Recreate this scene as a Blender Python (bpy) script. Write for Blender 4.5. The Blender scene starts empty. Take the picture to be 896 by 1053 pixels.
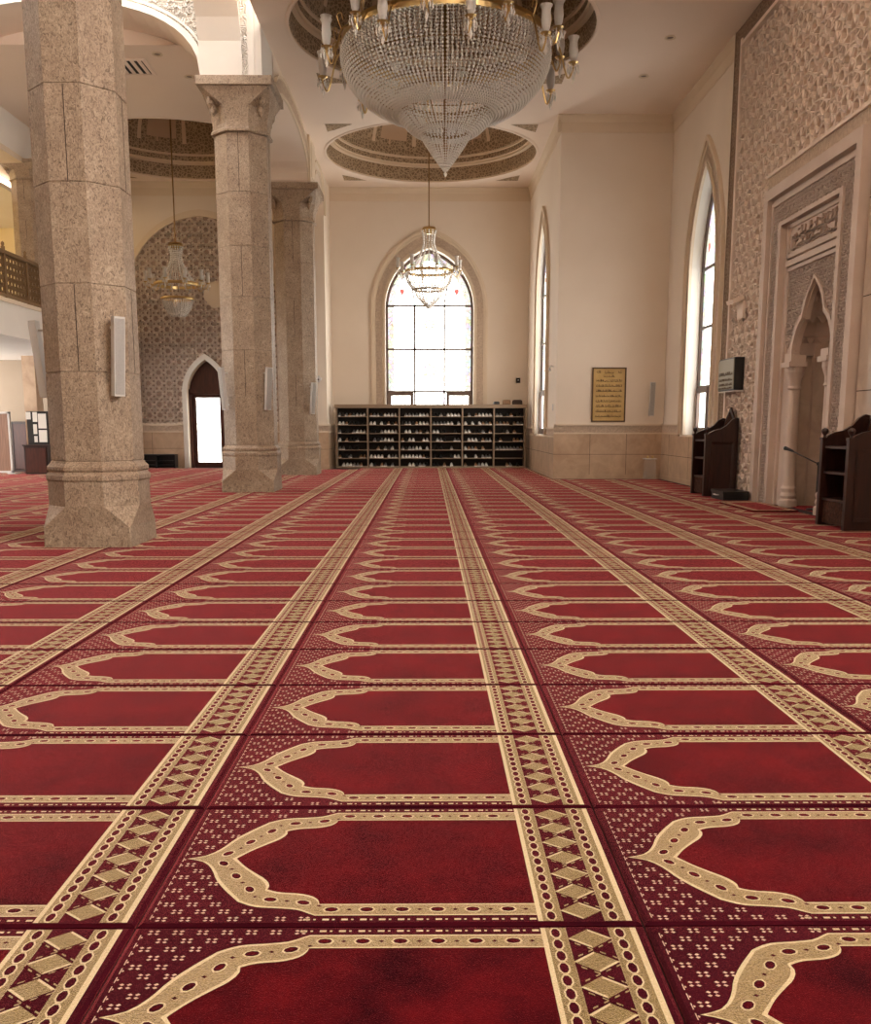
import bpy, bmesh, math, random
from mathutils import Vector
random.seed(7)
S = bpy.context.scene
COL = S.collection
PI = math.pi
sin, cos = math.sin, math.cos

# ------------------------------------------------------------------ colour / materials
def lin(c):
    c = c / 255.0
    return c / 12.92 if c <= 0.04045 else ((c + 0.055) / 1.055) ** 2.4
def rgb(r, g, b): return (lin(r), lin(g), lin(b), 1.0)

class NT:
    def __init__(s, name):
        s.m = bpy.data.materials.new(name); s.m.use_nodes = True
        s.t = s.m.node_tree; s.n = s.t.nodes; s.p = s.n['Principled BSDF']
    def new(s, typ, **kw):
        n = s.n.new(typ)
        for k, v in kw.items():
            if k in n.inputs: n.inputs[k].default_value = v
            else: setattr(n, k, v)
        return n
    def link(s, a, b): s.t.links.new(a, b)
    def coord(s, scale=(1, 1, 1), kind='Object'):
        tc = s.new('ShaderNodeTexCoord'); mp = s.new('ShaderNodeMapping')
        mp.inputs['Scale'].default_value = scale
        s.link(tc.outputs[kind], mp.inputs['Vector'])
        return mp.outputs[0]
    def ramp(s, fac, stops):
        r = s.new('ShaderNodeValToRGB')
        e = r.color_ramp.elements
        while len(e) < len(stops): e.new(0.5)
        for el, (p, c) in zip(e, stops): el.position = p; el.color = c
        s.link(fac, r.inputs[0]); return r.outputs[0]
    def bump(s, h, strength=0.3, dist=0.01, prev=None):
        b = s.new('ShaderNodeBump'); b.inputs['Strength'].default_value = strength
        b.inputs['Distance'].default_value = dist
        s.link(h, b.inputs['Height'])
        if prev is not None: s.link(prev, b.inputs['Normal'])
        s.link(b.outputs[0], s.p.inputs['Normal']); return b.outputs[0]

def mat(name, c, rough=0.6, metal=0.0, **kw):
    t = NT(name)
    t.p.inputs['Base Color'].default_value = rgb(*c)
    t.p.inputs['Roughness'].default_value = rough
    t.p.inputs['Metallic'].default_value = metal
    for k, v in kw.items(): t.p.inputs[k].default_value = v
    return t.m

def noisy(name, c1, c2, scale=4, rough=0.7, bump=0.0, detail=4, bdist=0.01, sc=(1, 1, 1), spec=0.3):
    t = NT(name)
    v = t.coord(sc)
    n = t.new('ShaderNodeTexNoise', Scale=scale, Detail=detail)
    t.link(v, n.inputs['Vector'])
    t.link(t.ramp(n.outputs[0], [(0.3, rgb(*c1)), (0.7, rgb(*c2))]), t.p.inputs['Base Color'])
    t.p.inputs['Roughness'].default_value = rough
    t.p.inputs['Specular IOR Level'].default_value = spec
    if bump: t.bump(n.outputs[0], bump, bdist)
    return t.m

def m_carved(name, c1, c2, scale=9, strength=0.8, dist=0.03, sc=(1, 1, 1)):
    """plaster carved in shallow arabesque relief"""
    t = NT(name)
    v = t.coord(sc)
    vo = t.new('ShaderNodeTexVoronoi', Scale=scale, feature='DISTANCE_TO_EDGE'); t.link(v, vo.inputs['Vector'])
    n = t.new('ShaderNodeTexNoise', Scale=scale * 1.6, Detail=2); t.link(v, n.inputs['Vector'])
    a = t.new('ShaderNodeMath', operation='MULTIPLY'); t.link(vo.outputs['Distance'], a.inputs[0]); a.inputs[1].default_value = 4
    b = t.new('ShaderNodeMath', operation='PINGPONG'); t.link(a.outputs[0], b.inputs[0]); b.inputs[1].default_value = 0.5
    t.link(t.ramp(n.outputs[0], [(0.35, rgb(*c1)), (0.65, rgb(*c2))]), t.p.inputs['Base Color'])
    t.p.inputs['Roughness'].default_value = 0.8
    t.p.inputs['Specular IOR Level'].default_value = 0.2
    t.bump(b.outputs[0], strength, dist)
    return t.m

def m_painted(name, c_bg, c_fg, scale=6, th=0.09, sc=(1, 1, 1)):
    """two tone stencilled arabesque: scrolling lines over a darker ground"""
    t = NT(name)
    v = t.coord(sc)
    vo = t.new('ShaderNodeTexVoronoi', Scale=scale, feature='DISTANCE_TO_EDGE'); t.link(v, vo.inputs['Vector'])
    n = t.new('ShaderNodeTexNoise', Scale=scale * 1.3, Detail=1, Distortion=1.5); t.link(v, n.inputs['Vector'])
    pp = t.new('ShaderNodeMath', operation='PINGPONG'); t.link(n.outputs[0], pp.inputs[0]); pp.inputs[1].default_value = 0.06
    sc_ = t.new('ShaderNodeMath', operation='MULTIPLY'); t.link(pp.outputs[0], sc_.inputs[0]); sc_.inputs[1].default_value = 8.0
    mx = t.new('ShaderNodeMath', operation='MINIMUM'); t.link(vo.outputs['Distance'], mx.inputs[0]); t.link(sc_.outputs[0], mx.inputs[1])
    col = t.ramp(mx.outputs[0], [(0.0, rgb(*c_fg)), (th, rgb(*c_fg)), (th + 0.05, rgb(*c_bg)), (1, rgb(*c_bg))])
    t.link(col, t.p.inputs['Base Color'])
    t.p.inputs['Roughness'].default_value = 0.8
    t.p.inputs['Specular IOR Level'].default_value = 0.2
    t.bump(vo.outputs['Distance'], 0.5, 0.02)
    return t.m

def m_granite():
    t = NT('granite')
    v = t.coord()
    vv = t.coord((1, 1, 0.72))
    n1 = t.new('ShaderNodeTexNoise', Scale=34, Detail=5, Roughness=0.62, Distortion=1.6); t.link(vv, n1.inputs['Vector'])
    n2 = t.new('ShaderNodeTexNoise', Scale=2.2, Detail=3); t.link(v, n2.inputs['Vector'])
    vo = t.new('ShaderNodeTexVoronoi', Scale=9); t.link(v, vo.inputs['Vector'])
    c1 = t.ramp(n1.outputs[0], [(0.32, rgb(108, 93, 78)), (0.45, rgb(158, 140, 121)), (0.56, rgb(180, 162, 142)), (0.72, rgb(204, 187, 166))])
    c2 = t.ramp(n2.outputs[0], [(0.35, rgb(232, 222, 214)), (0.65, rgb(255, 250, 244))])
    c3 = t.ramp(vo.outputs['Distance'], [(0.0, rgb(80, 60, 48)), (0.05, rgb(130, 108, 92)), (0.075, rgb(255, 255, 255)), (1, rgb(255, 255, 255))])
    m = t.new('ShaderNodeMix', data_type='RGBA', blend_type='MULTIPLY'); m.inputs['Factor'].default_value = 1
    t.link(c1, m.inputs['A']); t.link(c2, m.inputs['B'])
    m2 = t.new('ShaderNodeMix', data_type='RGBA', blend_type='MULTIPLY'); m2.inputs['Factor'].default_value = 0.8
    t.link(m.outputs['Result'], m2.inputs['A']); t.link(c3, m2.inputs['B'])
    t.link(m2.outputs['Result'], t.p.inputs['Base Color'])
    t.p.inputs['Roughness'].default_value = 0.55
    t.bump(n1.outputs[0], 0.8, 0.016)
    return t.m

def m_marble(name, c1, c2):
    t = NT(name)
    v = t.coord()
    n = t.new('ShaderNodeTexNoise', Scale=2.6, Detail=8, Roughness=0.6, Distortion=0.8); t.link(v, n.inputs['Vector'])
    t.link(t.ramp(n.outputs[0], [(0.3, rgb(*c1)), (0.7, rgb(*c2))]), t.p.inputs['Base Color'])
    t.p.inputs['Roughness'].default_value = 0.35
    return t.m

def m_wood(name, c1, c2, sc=(6, 6, 0.6), rough=0.35):
    t = NT(name)
    v = t.coord(sc)
    n = t.new('ShaderNodeTexNoise', Scale=5, Detail=6, Distortion=0.6); t.link(v, n.inputs['Vector'])
    t.link(t.ramp(n.outputs[0], [(0.3, rgb(*c1)), (0.7, rgb(*c2))]), t.p.inputs['Base Color'])
    t.p.inputs['Roughness'].default_value = rough
    return t.m

def m_pile(name, c1, c2, scale=5, sheen=0.6, tint=(255, 120, 124), bump=0.5, fleck=False):
    t = NT(name)
    v = t.coord((1, 1, 1))
    oi = t.new('ShaderNodeObjectInfo')
    ad = t.new('ShaderNodeVectorMath', operation='ADD'); t.link(v, ad.inputs[0]); t.link(oi.outputs['Location'], ad.inputs[1])
    n = t.new('ShaderNodeTexNoise', Scale=scale, Detail=5, Roughness=0.65); t.link(ad.outputs[0], n.inputs['Vector'])
    f = t.new('ShaderNodeTexNoise', Scale=420, Detail=1); t.link(v, f.inputs['Vector'])
    g = t.new('ShaderNodeTexNoise', Scale=260, Detail=2); t.link(v, g.inputs['Vector'])
    t.link(t.ramp((g if fleck else n).outputs[0], [(0.32, rgb(*c1)), (0.7, rgb(*c2))]), t.p.inputs['Base Color'])
    t.p.inputs['Roughness'].default_value = 0.95
    t.p.inputs['Specular IOR Level'].default_value = 0.04
    t.p.inputs['Sheen Weight'].default_value = sheen
    t.p.inputs['Sheen Roughness'].default_value = 0.2
    t.p.inputs['Sheen Tint'].default_value = rgb(*tint)
    t.bump(f.outputs[0], bump, 0.005)
    return t.m

def m_pane(name, strength, colourful):
    """leaded stained glass, backlit by the day outside"""
    t = NT(name)
    v = t.coord()
    vo = t.new('ShaderNodeTexVoronoi', Scale=9); t.link(v, vo.inputs['Vector'])
    ve = t.new('ShaderNodeTexVoronoi', Scale=9, feature='DISTANCE_TO_EDGE'); t.link(v, ve.inputs['Vector'])
    n = t.new('ShaderNodeTexNoise', Scale=1.1, Detail=1); t.link(v, n.inputs['Vector'])
    hsv = t.new('ShaderNodeHueSaturation'); hsv.inputs['Saturation'].default_value = 0.9 if colourful else 0.35
    t.link(vo.outputs['Color'], hsv.inputs['Color'])
    white = rgb(255, 250, 240)
    mk = t.ramp(n.outputs[0], [(0.44, (0, 0, 0, 1)), (0.6, (1, 1, 1, 1))] if not colourful else [(0.2, (.35, .35, .35, 1)), (0.6, (.95, .95, .95, 1))])
    m = t.new('ShaderNodeMix', data_type='RGBA')
    m.inputs['A'].default_value = white
    t.link(mk, m.inputs['Factor']); t.link(hsv.outputs[0], m.inputs['B'])
    m1 = t.new('ShaderNodeMix', data_type='RGBA'); m1.inputs['Factor'].default_value = 0.45
    m1.inputs['B'].default_value = white; t.link(m.outputs['Result'], m1.inputs['A'])
    ld = t.ramp(ve.outputs['Distance'], [(0.0, rgb(150, 140, 120)), (0.05, (1, 1, 1, 1))])
    m2 = t.new('ShaderNodeMix', data_type='RGBA', blend_type='MULTIPLY'); m2.inputs['Factor'].default_value = 1.0
    t.link(m1.outputs['Result'], m2.inputs['A']); t.link(ld, m2.inputs['B'])
    t.link(m2.outputs['Result'], t.p.inputs['Emission Color'])
    t.p.inputs['Base Color'].default_value = rgb(120, 120, 110)
    t.p.inputs['Emission Strength'].default_value = strength
    t.p.inputs['Roughness'].default_value = 0.2
    return t.m

M = dict(
    wall=noisy('cream_plaster', (229, 214, 197), (235, 221, 205), 0.8, 0.85, 0),
    ceil=noisy('ceiling_plaster', (240, 222, 206), (244, 227, 212), 0.6, 0.85, 0),
    white=noisy('white_plaster', (230, 223, 214), (236, 230, 222), 1, 0.8, 0),
    trimc=noisy('trim_plaster', (222, 204, 180), (228, 210, 188), 1, 0.8, 0),
    carved=m_carved('carved_plaster', (206, 182, 160), (222, 200, 178), 14, 0.9, 0.03),
    carvedw=m_carved('carved_white_plaster', (226, 216, 204), (240, 232, 222), 9, 1.0, 0.05),
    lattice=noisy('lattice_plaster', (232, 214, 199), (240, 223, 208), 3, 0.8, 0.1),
    latshade=noisy('lattice_recess_shade', (168, 143, 127), (180, 155, 138), 3, 0.85, 0.2),  # same plaster as the bars, recess shade put into the colour
    border=m_painted('carved_brown_border', (118, 96, 78), (150, 128, 108), 16),
    ornament=m_painted('dome_ornament', (128, 106, 82), (186, 162, 134), 12, 0.08),
    domeplain=noisy('dome_plain', (198, 168, 140), (206, 176, 148), 2, 0.85, 0),
    domeline=mat('dome_line', (222, 198, 170), 0.8),
    granite=m_granite(),
    mortar=mat('mortar', (70, 56, 46), 0.9),
    marble=m_marble('beige_marble', (176, 146, 120), (206, 178, 150)),
    mihrab=noisy('mihrab_stone', (198, 178, 164), (210, 191, 177), 2.5, 0.6, 0.05),
    mihrabd=noisy('mihrab_inner_stone', (172, 150, 136), (190, 169, 153), 1.8, 0.5, 0.05),
    mcarve=m_carved('mihrab_carving', (198, 176, 160), (212, 190, 174), 22, 0.9, 0.03),
    wood=m_wood('dark_walnut', (34, 15, 10), (58, 28, 18)),
    woodd=m_wood('door_mahogany', (58, 26, 18), (84, 40, 28)),
    woodl=m_wood('screen_wood', (118, 84, 66), (158, 120, 98), (14, 14, 0.4), 0.5),
    woodc=m_carved('carved_walnut', (64, 36, 24), (96, 58, 40), 20, 1.0, 0.03),
    black=mat('black_metal', (22, 21, 21), 0.4),
    dark=mat('dark_interior', (34, 26, 22), 0.7),
    frame=mat('bronze_window_frame', (96, 76, 66), 0.45),
    pane=m_pane('backlit_glass', 6.5, False),
    panec=m_pane('backlit_coloured_glass', 1.7, True),
    panes=m_pane('backlit_border_glass', 0.95, True),
    tulip=mat('backlit_red_glass', (120, 30, 30), 0.3, 0.0, **{'Emission Color': rgb(226, 120, 110), 'Emission Strength': 0.8}),
    doorglass=m_pane('backlit_door_glass', 4.0, False),
    gold=mat('polished_brass', (214, 184, 128), 0.28, 1.0),
    bronze=mat('dark_bronze', (140, 112, 80), 0.45, 0.7),
    brassd=mat('aged_brass', (150, 122, 84), 0.35, 1.0),
    crystal=mat('crystal', (250, 244, 236), 0.1, 0.0, **{'Transmission Weight': 0.15, 'IOR': 1.7}),
    shade=mat('etched_glass_shade', (246, 240, 232), 0.3, 0.0, **{'Transmission Weight': 0.3, 'IOR': 1.4}),
    grey=mat('light_grey_metal', (206, 202, 198), 0.4),
    grille=noisy('speaker_grille', (150, 146, 142), (176, 172, 168), 90, 0.5, 0.6),
    plaque=noisy('brass_plaque', (186, 150, 88), (206, 172, 110), 3, 0.4, 0.0),
    ink=mat('engraved_text', (88, 62, 32), 0.6),
    signf=mat('sign_face', (150, 142, 118), 0.4),
    rackm=mat('rack_laminate', (150, 128, 106), 0.5),
    rackb=mat('rack_back', (40, 33, 29), 0.7),
    acry=mat('clear_acrylic', (225, 222, 218), 0.05, 0.0, **{'Alpha': 0.22}),
    lamp=mat('downlight_lens', (120, 100, 84), 0.4),
    wallshade=noisy('shaded_recess_plaster', (166, 150, 132), (174, 158, 140), 1, 0.85, 0),  # plaster colour darkened to stand for shade under the gallery
    lamplit=noisy('lamplit_plaster', (244, 226, 184), (248, 232, 194), 1, 0.85, 0),  # warm glow of the gallery lights put into the plaster colour
    stone=m_marble('mihrab_marble', (172, 150, 132), (198, 177, 158)),
    # carpet
    burg=m_pile('carpet_burgundy', (44, 4, 13), (62, 8, 19), 3, 0.8),
    field=m_pile('carpet_field', (38, 0, 5), (86, 8, 14), 4.5, 0.8),
    tan=m_pile('carpet_tan', (98, 81, 46), (160, 137, 92), 60, 1.0, (255, 222, 195), 1.0, True),
    cream=m_pile('carpet_cream', (190, 170, 128), (214, 194, 152), 60, 1.0, (255, 228, 208), 1.0, True),
    petal=m_pile('carpet_petal', (188, 154, 132), (208, 174, 150), 60, 0.8, (255, 215, 200), 1.0, True),
    olive=m_pile('carpet_olive', (88, 73, 38), (134, 113, 68), 60, 1.0, (255, 222, 185), 1.0, True),
    under=mat('underlay', (40, 12, 14), 0.95),
)

# ------------------------------------------------------------------ mesh builder
class MB:
    def __init__(s): s.v = []; s.f = []; s.m = []; s.k = {}
    def mi(s, mt):
        return s.k.setdefault(mt, len(s.k))
    def poly(s, pts, mt):
        b = len(s.v); s.v += [tuple(p) for p in pts]
        s.f.append(tuple(range(b, b + len(pts)))); s.m.append(s.mi(mt)); return s
    def mesh(s, vs, fs, mt):
        b = len(s.v); s.v += [tuple(p) for p in vs]; i = s.mi(mt)
        for f in fs: s.f.append(tuple(b + j for j in f)); s.m.append(i)
        return s
    def box(s, x0, x1, y0, y1, z0, z1, mt):
        v = [(x, y, z) for x in (x0, x1) for y in (y0, y1) for z in (z0, z1)]
        return s.mesh(v, [(0, 1, 3, 2), (4, 6, 7, 5), (0, 4, 5, 1), (2, 3, 7, 6), (0, 2, 6, 4), (1, 5, 7, 3)], mt)
    def obox(s, c, ux, uy, uz, mt):
        """box about c with half-extent vectors"""
        c, ux, uy, uz = map(Vector, (c, ux, uy, uz))
        v = [c + a * ux + b * uy + d * uz for a in (-1, 1) for b in (-1, 1) for d in (-1, 1)]
        return s.mesh(v, [(0, 1, 3, 2), (4, 6, 7, 5), (0, 4, 5, 1), (2, 3, 7, 6), (0, 2, 6, 4), (1, 5, 7, 3)], mt)
    def prism(s, pts, fn, d0, d1, mt, caps=(1, 1)):
        n = len(pts); a = [fn(u, v, d0) for u, v in pts]; b = [fn(u, v, d1) for u, v in pts]
        s.mesh(a + b, [(i, (i + 1) % n, n + (i + 1) % n, n + i) for i in range(n)], mt)
        if caps[0]: s.poly(a, mt)
        if caps[1]: s.poly(b, mt)
        return s
    def strip(s, A, B, mt, closed=False):
        n = len(A); e = n if closed else n - 1
        return s.mesh(list(A) + list(B), [(i, (i + 1) % n, n + (i + 1) % n, n + i) for i in range(e)], mt)
    def lathe(s, prof, mt, c=(0, 0, 0), n=24, a0=0.0):
        vs = []
        for r, z in prof:
            for i in range(n):
                a = a0 + 2 * PI * i / n
                vs.append((c[0] + r * cos(a), c[1] + r * sin(a), c[2] + z))
        fs = [(j * n + i, j * n + (i + 1) % n, (j + 1) * n + (i + 1) % n, (j + 1) * n + i) for j in range(len(prof) - 1) for i in range(n)]
        return s.mesh(vs, fs, mt)
    def tube(s, pts, r, mt, n=6, rads=None):
        pts = [Vector(p) for p in pts]; vs = []
        for i, p in enumerate(pts):
            d = (pts[min(i + 1, len(pts) - 1)] - pts[max(i - 1, 0)]).normalized()
            a = d.cross(Vector((0, 0, 1)))
            if a.length < 1e-3: a = d.cross(Vector((1, 0, 0)))
            a.normalize(); b = d.cross(a)
            rr = rads[i] if rads else r
            for k in range(n):
                t = 2 * PI * k / n; vs.append(p + rr * (a * cos(t) + b * sin(t)))
        fs = [(i * n + k, i * n + (k + 1) % n, (i + 1) * n + (k + 1) % n, (i + 1) * n + k) for i in range(len(pts) - 1) for k in range(n)]
        s.mesh(vs, fs, mt)
        m = len(pts) - 1
        s.poly(vs[:n], mt); s.poly(vs[m * n:], mt); return s
    def bead(s, p, r, h, mt):
        x, y, z = p
        v = [(x, y, z + h), (x + r, y, z), (x, y + r, z), (x - r, y, z), (x, y - r, z), (x, y, z - h)]
        return s.mesh(v, [(0, 1, 2), (0, 2, 3), (0, 3, 4), (0, 4, 1), (5, 2, 1), (5, 3, 2), (5, 4, 3), (5, 1, 4)], mt)
    def plate(s, outer, holes, fn, mt):
        bm = bmesh.new(); ed = []
        for loop in [outer] + list(holes):
            vs = [bm.verts.new((u, v, 0)) for u, v in loop]
            for i in range(len(vs)): ed.append(bm.edges.new((vs[i], vs[(i + 1) % len(vs)])))
        bmesh.ops.triangle_fill(bm, use_beauty=True, use_dissolve=False, edges=ed)
        bm.verts.index_update()
        s.mesh([fn(v.co.x, v.co.y, 0) for v in bm.verts], [[v.index for v in f.verts] for f in bm.faces], mt)
        bm.free(); return s
    def build(s, name, parent=None, smooth=False, fix=True, local=False):
        me = bpy.data.meshes.new(name)
        off = Vector((0, 0, 0))
        if parent is not None and not local:
            q = parent
            while q is not None: off += Vector(q.location); q = q.parent
        me.from_pydata([tuple(Vector(v) - off) for v in s.v], [], s.f)
        for k in s.k: me.materials.append(k)
        me.polygons.foreach_set('material_index', s.m)
        if smooth: me.polygons.foreach_set('use_smooth', [True] * len(me.polygons))
        if fix:
            bm = bmesh.new(); bm.from_mesh(me)
            bmesh.ops.remove_doubles(bm, verts=bm.verts, dist=1e-5)
            bmesh.ops.recalc_face_normals(bm, faces=bm.faces)
            bm.to_mesh(me); bm.free()
        me.update()
        o = bpy.data.objects.new(name, me); COL.objects.link(o)
        if parent is not None: o.parent = parent
        return o

def tag(o, label, cat, group=None, kind=None):
    o['label'] = label; o['category'] = cat
    if group: o['group'] = group
    if kind: o['kind'] = kind
    return o
def thing(name, label, cat, loc=(0, 0, 0), group=None, rz=0.0):
    o = bpy.data.objects.new(name, None); o.empty_display_size = 0.1; COL.objects.link(o)
    o.location = loc; o.rotation_euler = (0, 0, rz)
    return tag(o, label, cat, group, 'thing')
def struct(o): o['kind'] = 'structure'; return o
def copy_tree(o, parent=None):
    c = o.copy(); COL.objects.link(c); c.parent = parent
    for ch in list(o.children): copy_tree(ch, c)
    return c

# mappings from wall coordinates (u along wall, v up, d out of the wall into the room)
def onY(y):  return lambda u, v, d: (u, y - d, v)        # wall facing the camera
def onX(x):  return lambda u, v, d: (x - d, u, v)        # wall facing -x

def pointed(cx, half, z0, zs, za, n=14):
    """closed outline of a pointed arch, counter-clockwise from bottom left"""
    rise = za - zs
    R = (half * half + rise * rise) / (2 * half)
    e = math.asin(min(1, rise / R)) if R >= half else PI - math.asin(rise / R)
    R_c = cx - half + R
    left = []
    for i in range(n + 1):
        a = PI - e * i / n
        left.append((R_c + R * cos(a), zs + R * sin(a)))
    left[-1] = (cx, za)
    right = [(2 * cx - x, z) for x, z in reversed(left[:-1])]
    pts = [(cx - half, z0)] + left + right + [(cx + half, z0)]
    return pts
def rect(u0, u1, v0, v1): return [(u0, v0), (u1, v0), (u1, v1), (u0, v1)]
def inside(p, poly):
    x, y = p; c = False; n = len(poly)
    for i in range(n):
        x1, y1 = poly[i]; x2, y2 = poly[(i + 1) % n]
        if (y1 > y) != (y2 > y) and x < (x2 - x1) * (y - y1) / (y2 - y1) + x1: c = not c
    return c

def hankin(u0, u1, v0, v1, pitch, ang=58):
    """star-and-cross lattice on the octagon-and-square tiling: list of segments"""
    segs = []
    a = pitch / (1 + math.sqrt(2))
    def star(pts):
        n = len(pts); cx = sum(p[0] for p in pts) / n; cy = sum(p[1] for p in pts) / n
        mids, dirs = [], []
        for i in range(n):
            p, q = Vector(pts[i]), Vector(pts[(i + 1) % n])
            m = (p + q) / 2; t = (q - p).normalized(); nn = Vector((cx, cy)) - m; nn.normalize()
            th = math.radians(ang)
            mids.append(m); dirs.append((t * cos(th) + nn * sin(th), -t * cos(th) + nn * sin(th)))
        for i in range(n):
            j = (i + 1) % n
            p, d = mids[i], dirs[i][0]; q, e = mids[j], dirs[j][1]
            den = d.x * e.y - d.y * e.x
            if abs(den) < 1e-6: continue
            w = q - p; t = (w.x * e.y - w.y * e.x) / den
            x = p + d * t
            segs.append((p, x)); segs.append((x, q))
    nu = int((u1 - u0) / pitch) + 2; nv = int((v1 - v0) / pitch) + 2
    for i in range(nu):
        for j in range(nv):
            cx, cy = u0 + i * pitch, v0 + j * pitch
            R = a / 2 / sin(PI / 8)
            star([(cx + R * cos(PI / 8 + k * PI / 4), cy + R * sin(PI / 8 + k * PI / 4)) for k in range(8)])
            r = a / math.sqrt(2); sx, sy = cx + pitch / 2, cy + pitch / 2
            star([(sx + r * cos(k * PI / 2), sy + r * sin(k * PI / 2)) for k in range(4)])
    return segs

def lattice(mb, segs, fn, ok, w, d0, d1, mt, sub=3):
    for p, q in segs:
        if not ok(p) and not ok(q): continue
        ts = [i / sub for i in range(sub + 1)]
        run = []
        for i in range(sub):
            m = p + (q - p) * ((ts[i] + ts[i + 1]) / 2)
            if ok(m): run.append((ts[i], ts[i + 1]))
        if not run: continue
        a, b = p + (q - p) * run[0][0], p + (q - p) * run[-1][1]
        t = (b - a).normalized() * (w * 0.35); n = Vector((-t.y, t.x)).normalized() * w / 2
        a = a - t; b = b + t; e = n * 1.5
        lo = [a - e, b - e, b + e, a + e]; hi = [a - n, b - n, b + n, a + n]
        v = [fn(c.x, c.y, d0) for c in lo] + [fn(c.x, c.y, d1) for c in hi]
        mb.mesh(v, [(4, 5, 6, 7), (0, 1, 5, 4), (2, 3, 7, 6)], mt)

def band(mb, A, B, fn, d, mt, d0=0.0):
    """moulding between two open outlines of equal length, standing proud by d"""
    a0 = [fn(u, v, d0) for u, v in A]; a1 = [fn(u, v, d) for u, v in A]
    b0 = [fn(u, v, d0) for u, v in B]; b1 = [fn(u, v, d) for u, v in B]
    mb.strip(a0, a1, mt); mb.strip(a1, b1, mt); mb.strip(b1, b0, mt)

# ------------------------------------------------------------------ camera
cam = bpy.data.cameras.new('camera'); co = bpy.data.objects.new('camera', cam); COL.objects.link(co)
F_PX, PITCH, YAW = 960.0, 8.997, 0.4303
cam.sensor_fit = 'AUTO'; cam.sensor_width = 36.0
cam.lens = F_PX / 1053 * 36.0
cam.shift_y = 63.5 / 1053
cam.clip_end = 200
co.location = (0, 0, 1.2)
co.rotation_euler = (math.radians(90 - PITCH), 0, math.radians(-YAW))
S.camera = co

# ------------------------------------------------------------------ layout constants (metres)
ZC = 7.85           # nave ceiling
XR = 5.35           # right (prayer) wall
XA = -2.80          # nave face of the arcade
YB = 27.8           # end wall of the nave
YP = 21.5           # front of the pier
XP = 2.90           # left side of the pier
YL = 27.2           # end wall of the left bay

# floor slab
struct(MB().box(-14, 6.4, -3, 28.4, -0.2, 0.0, M['under']).build('floor'))

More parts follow.
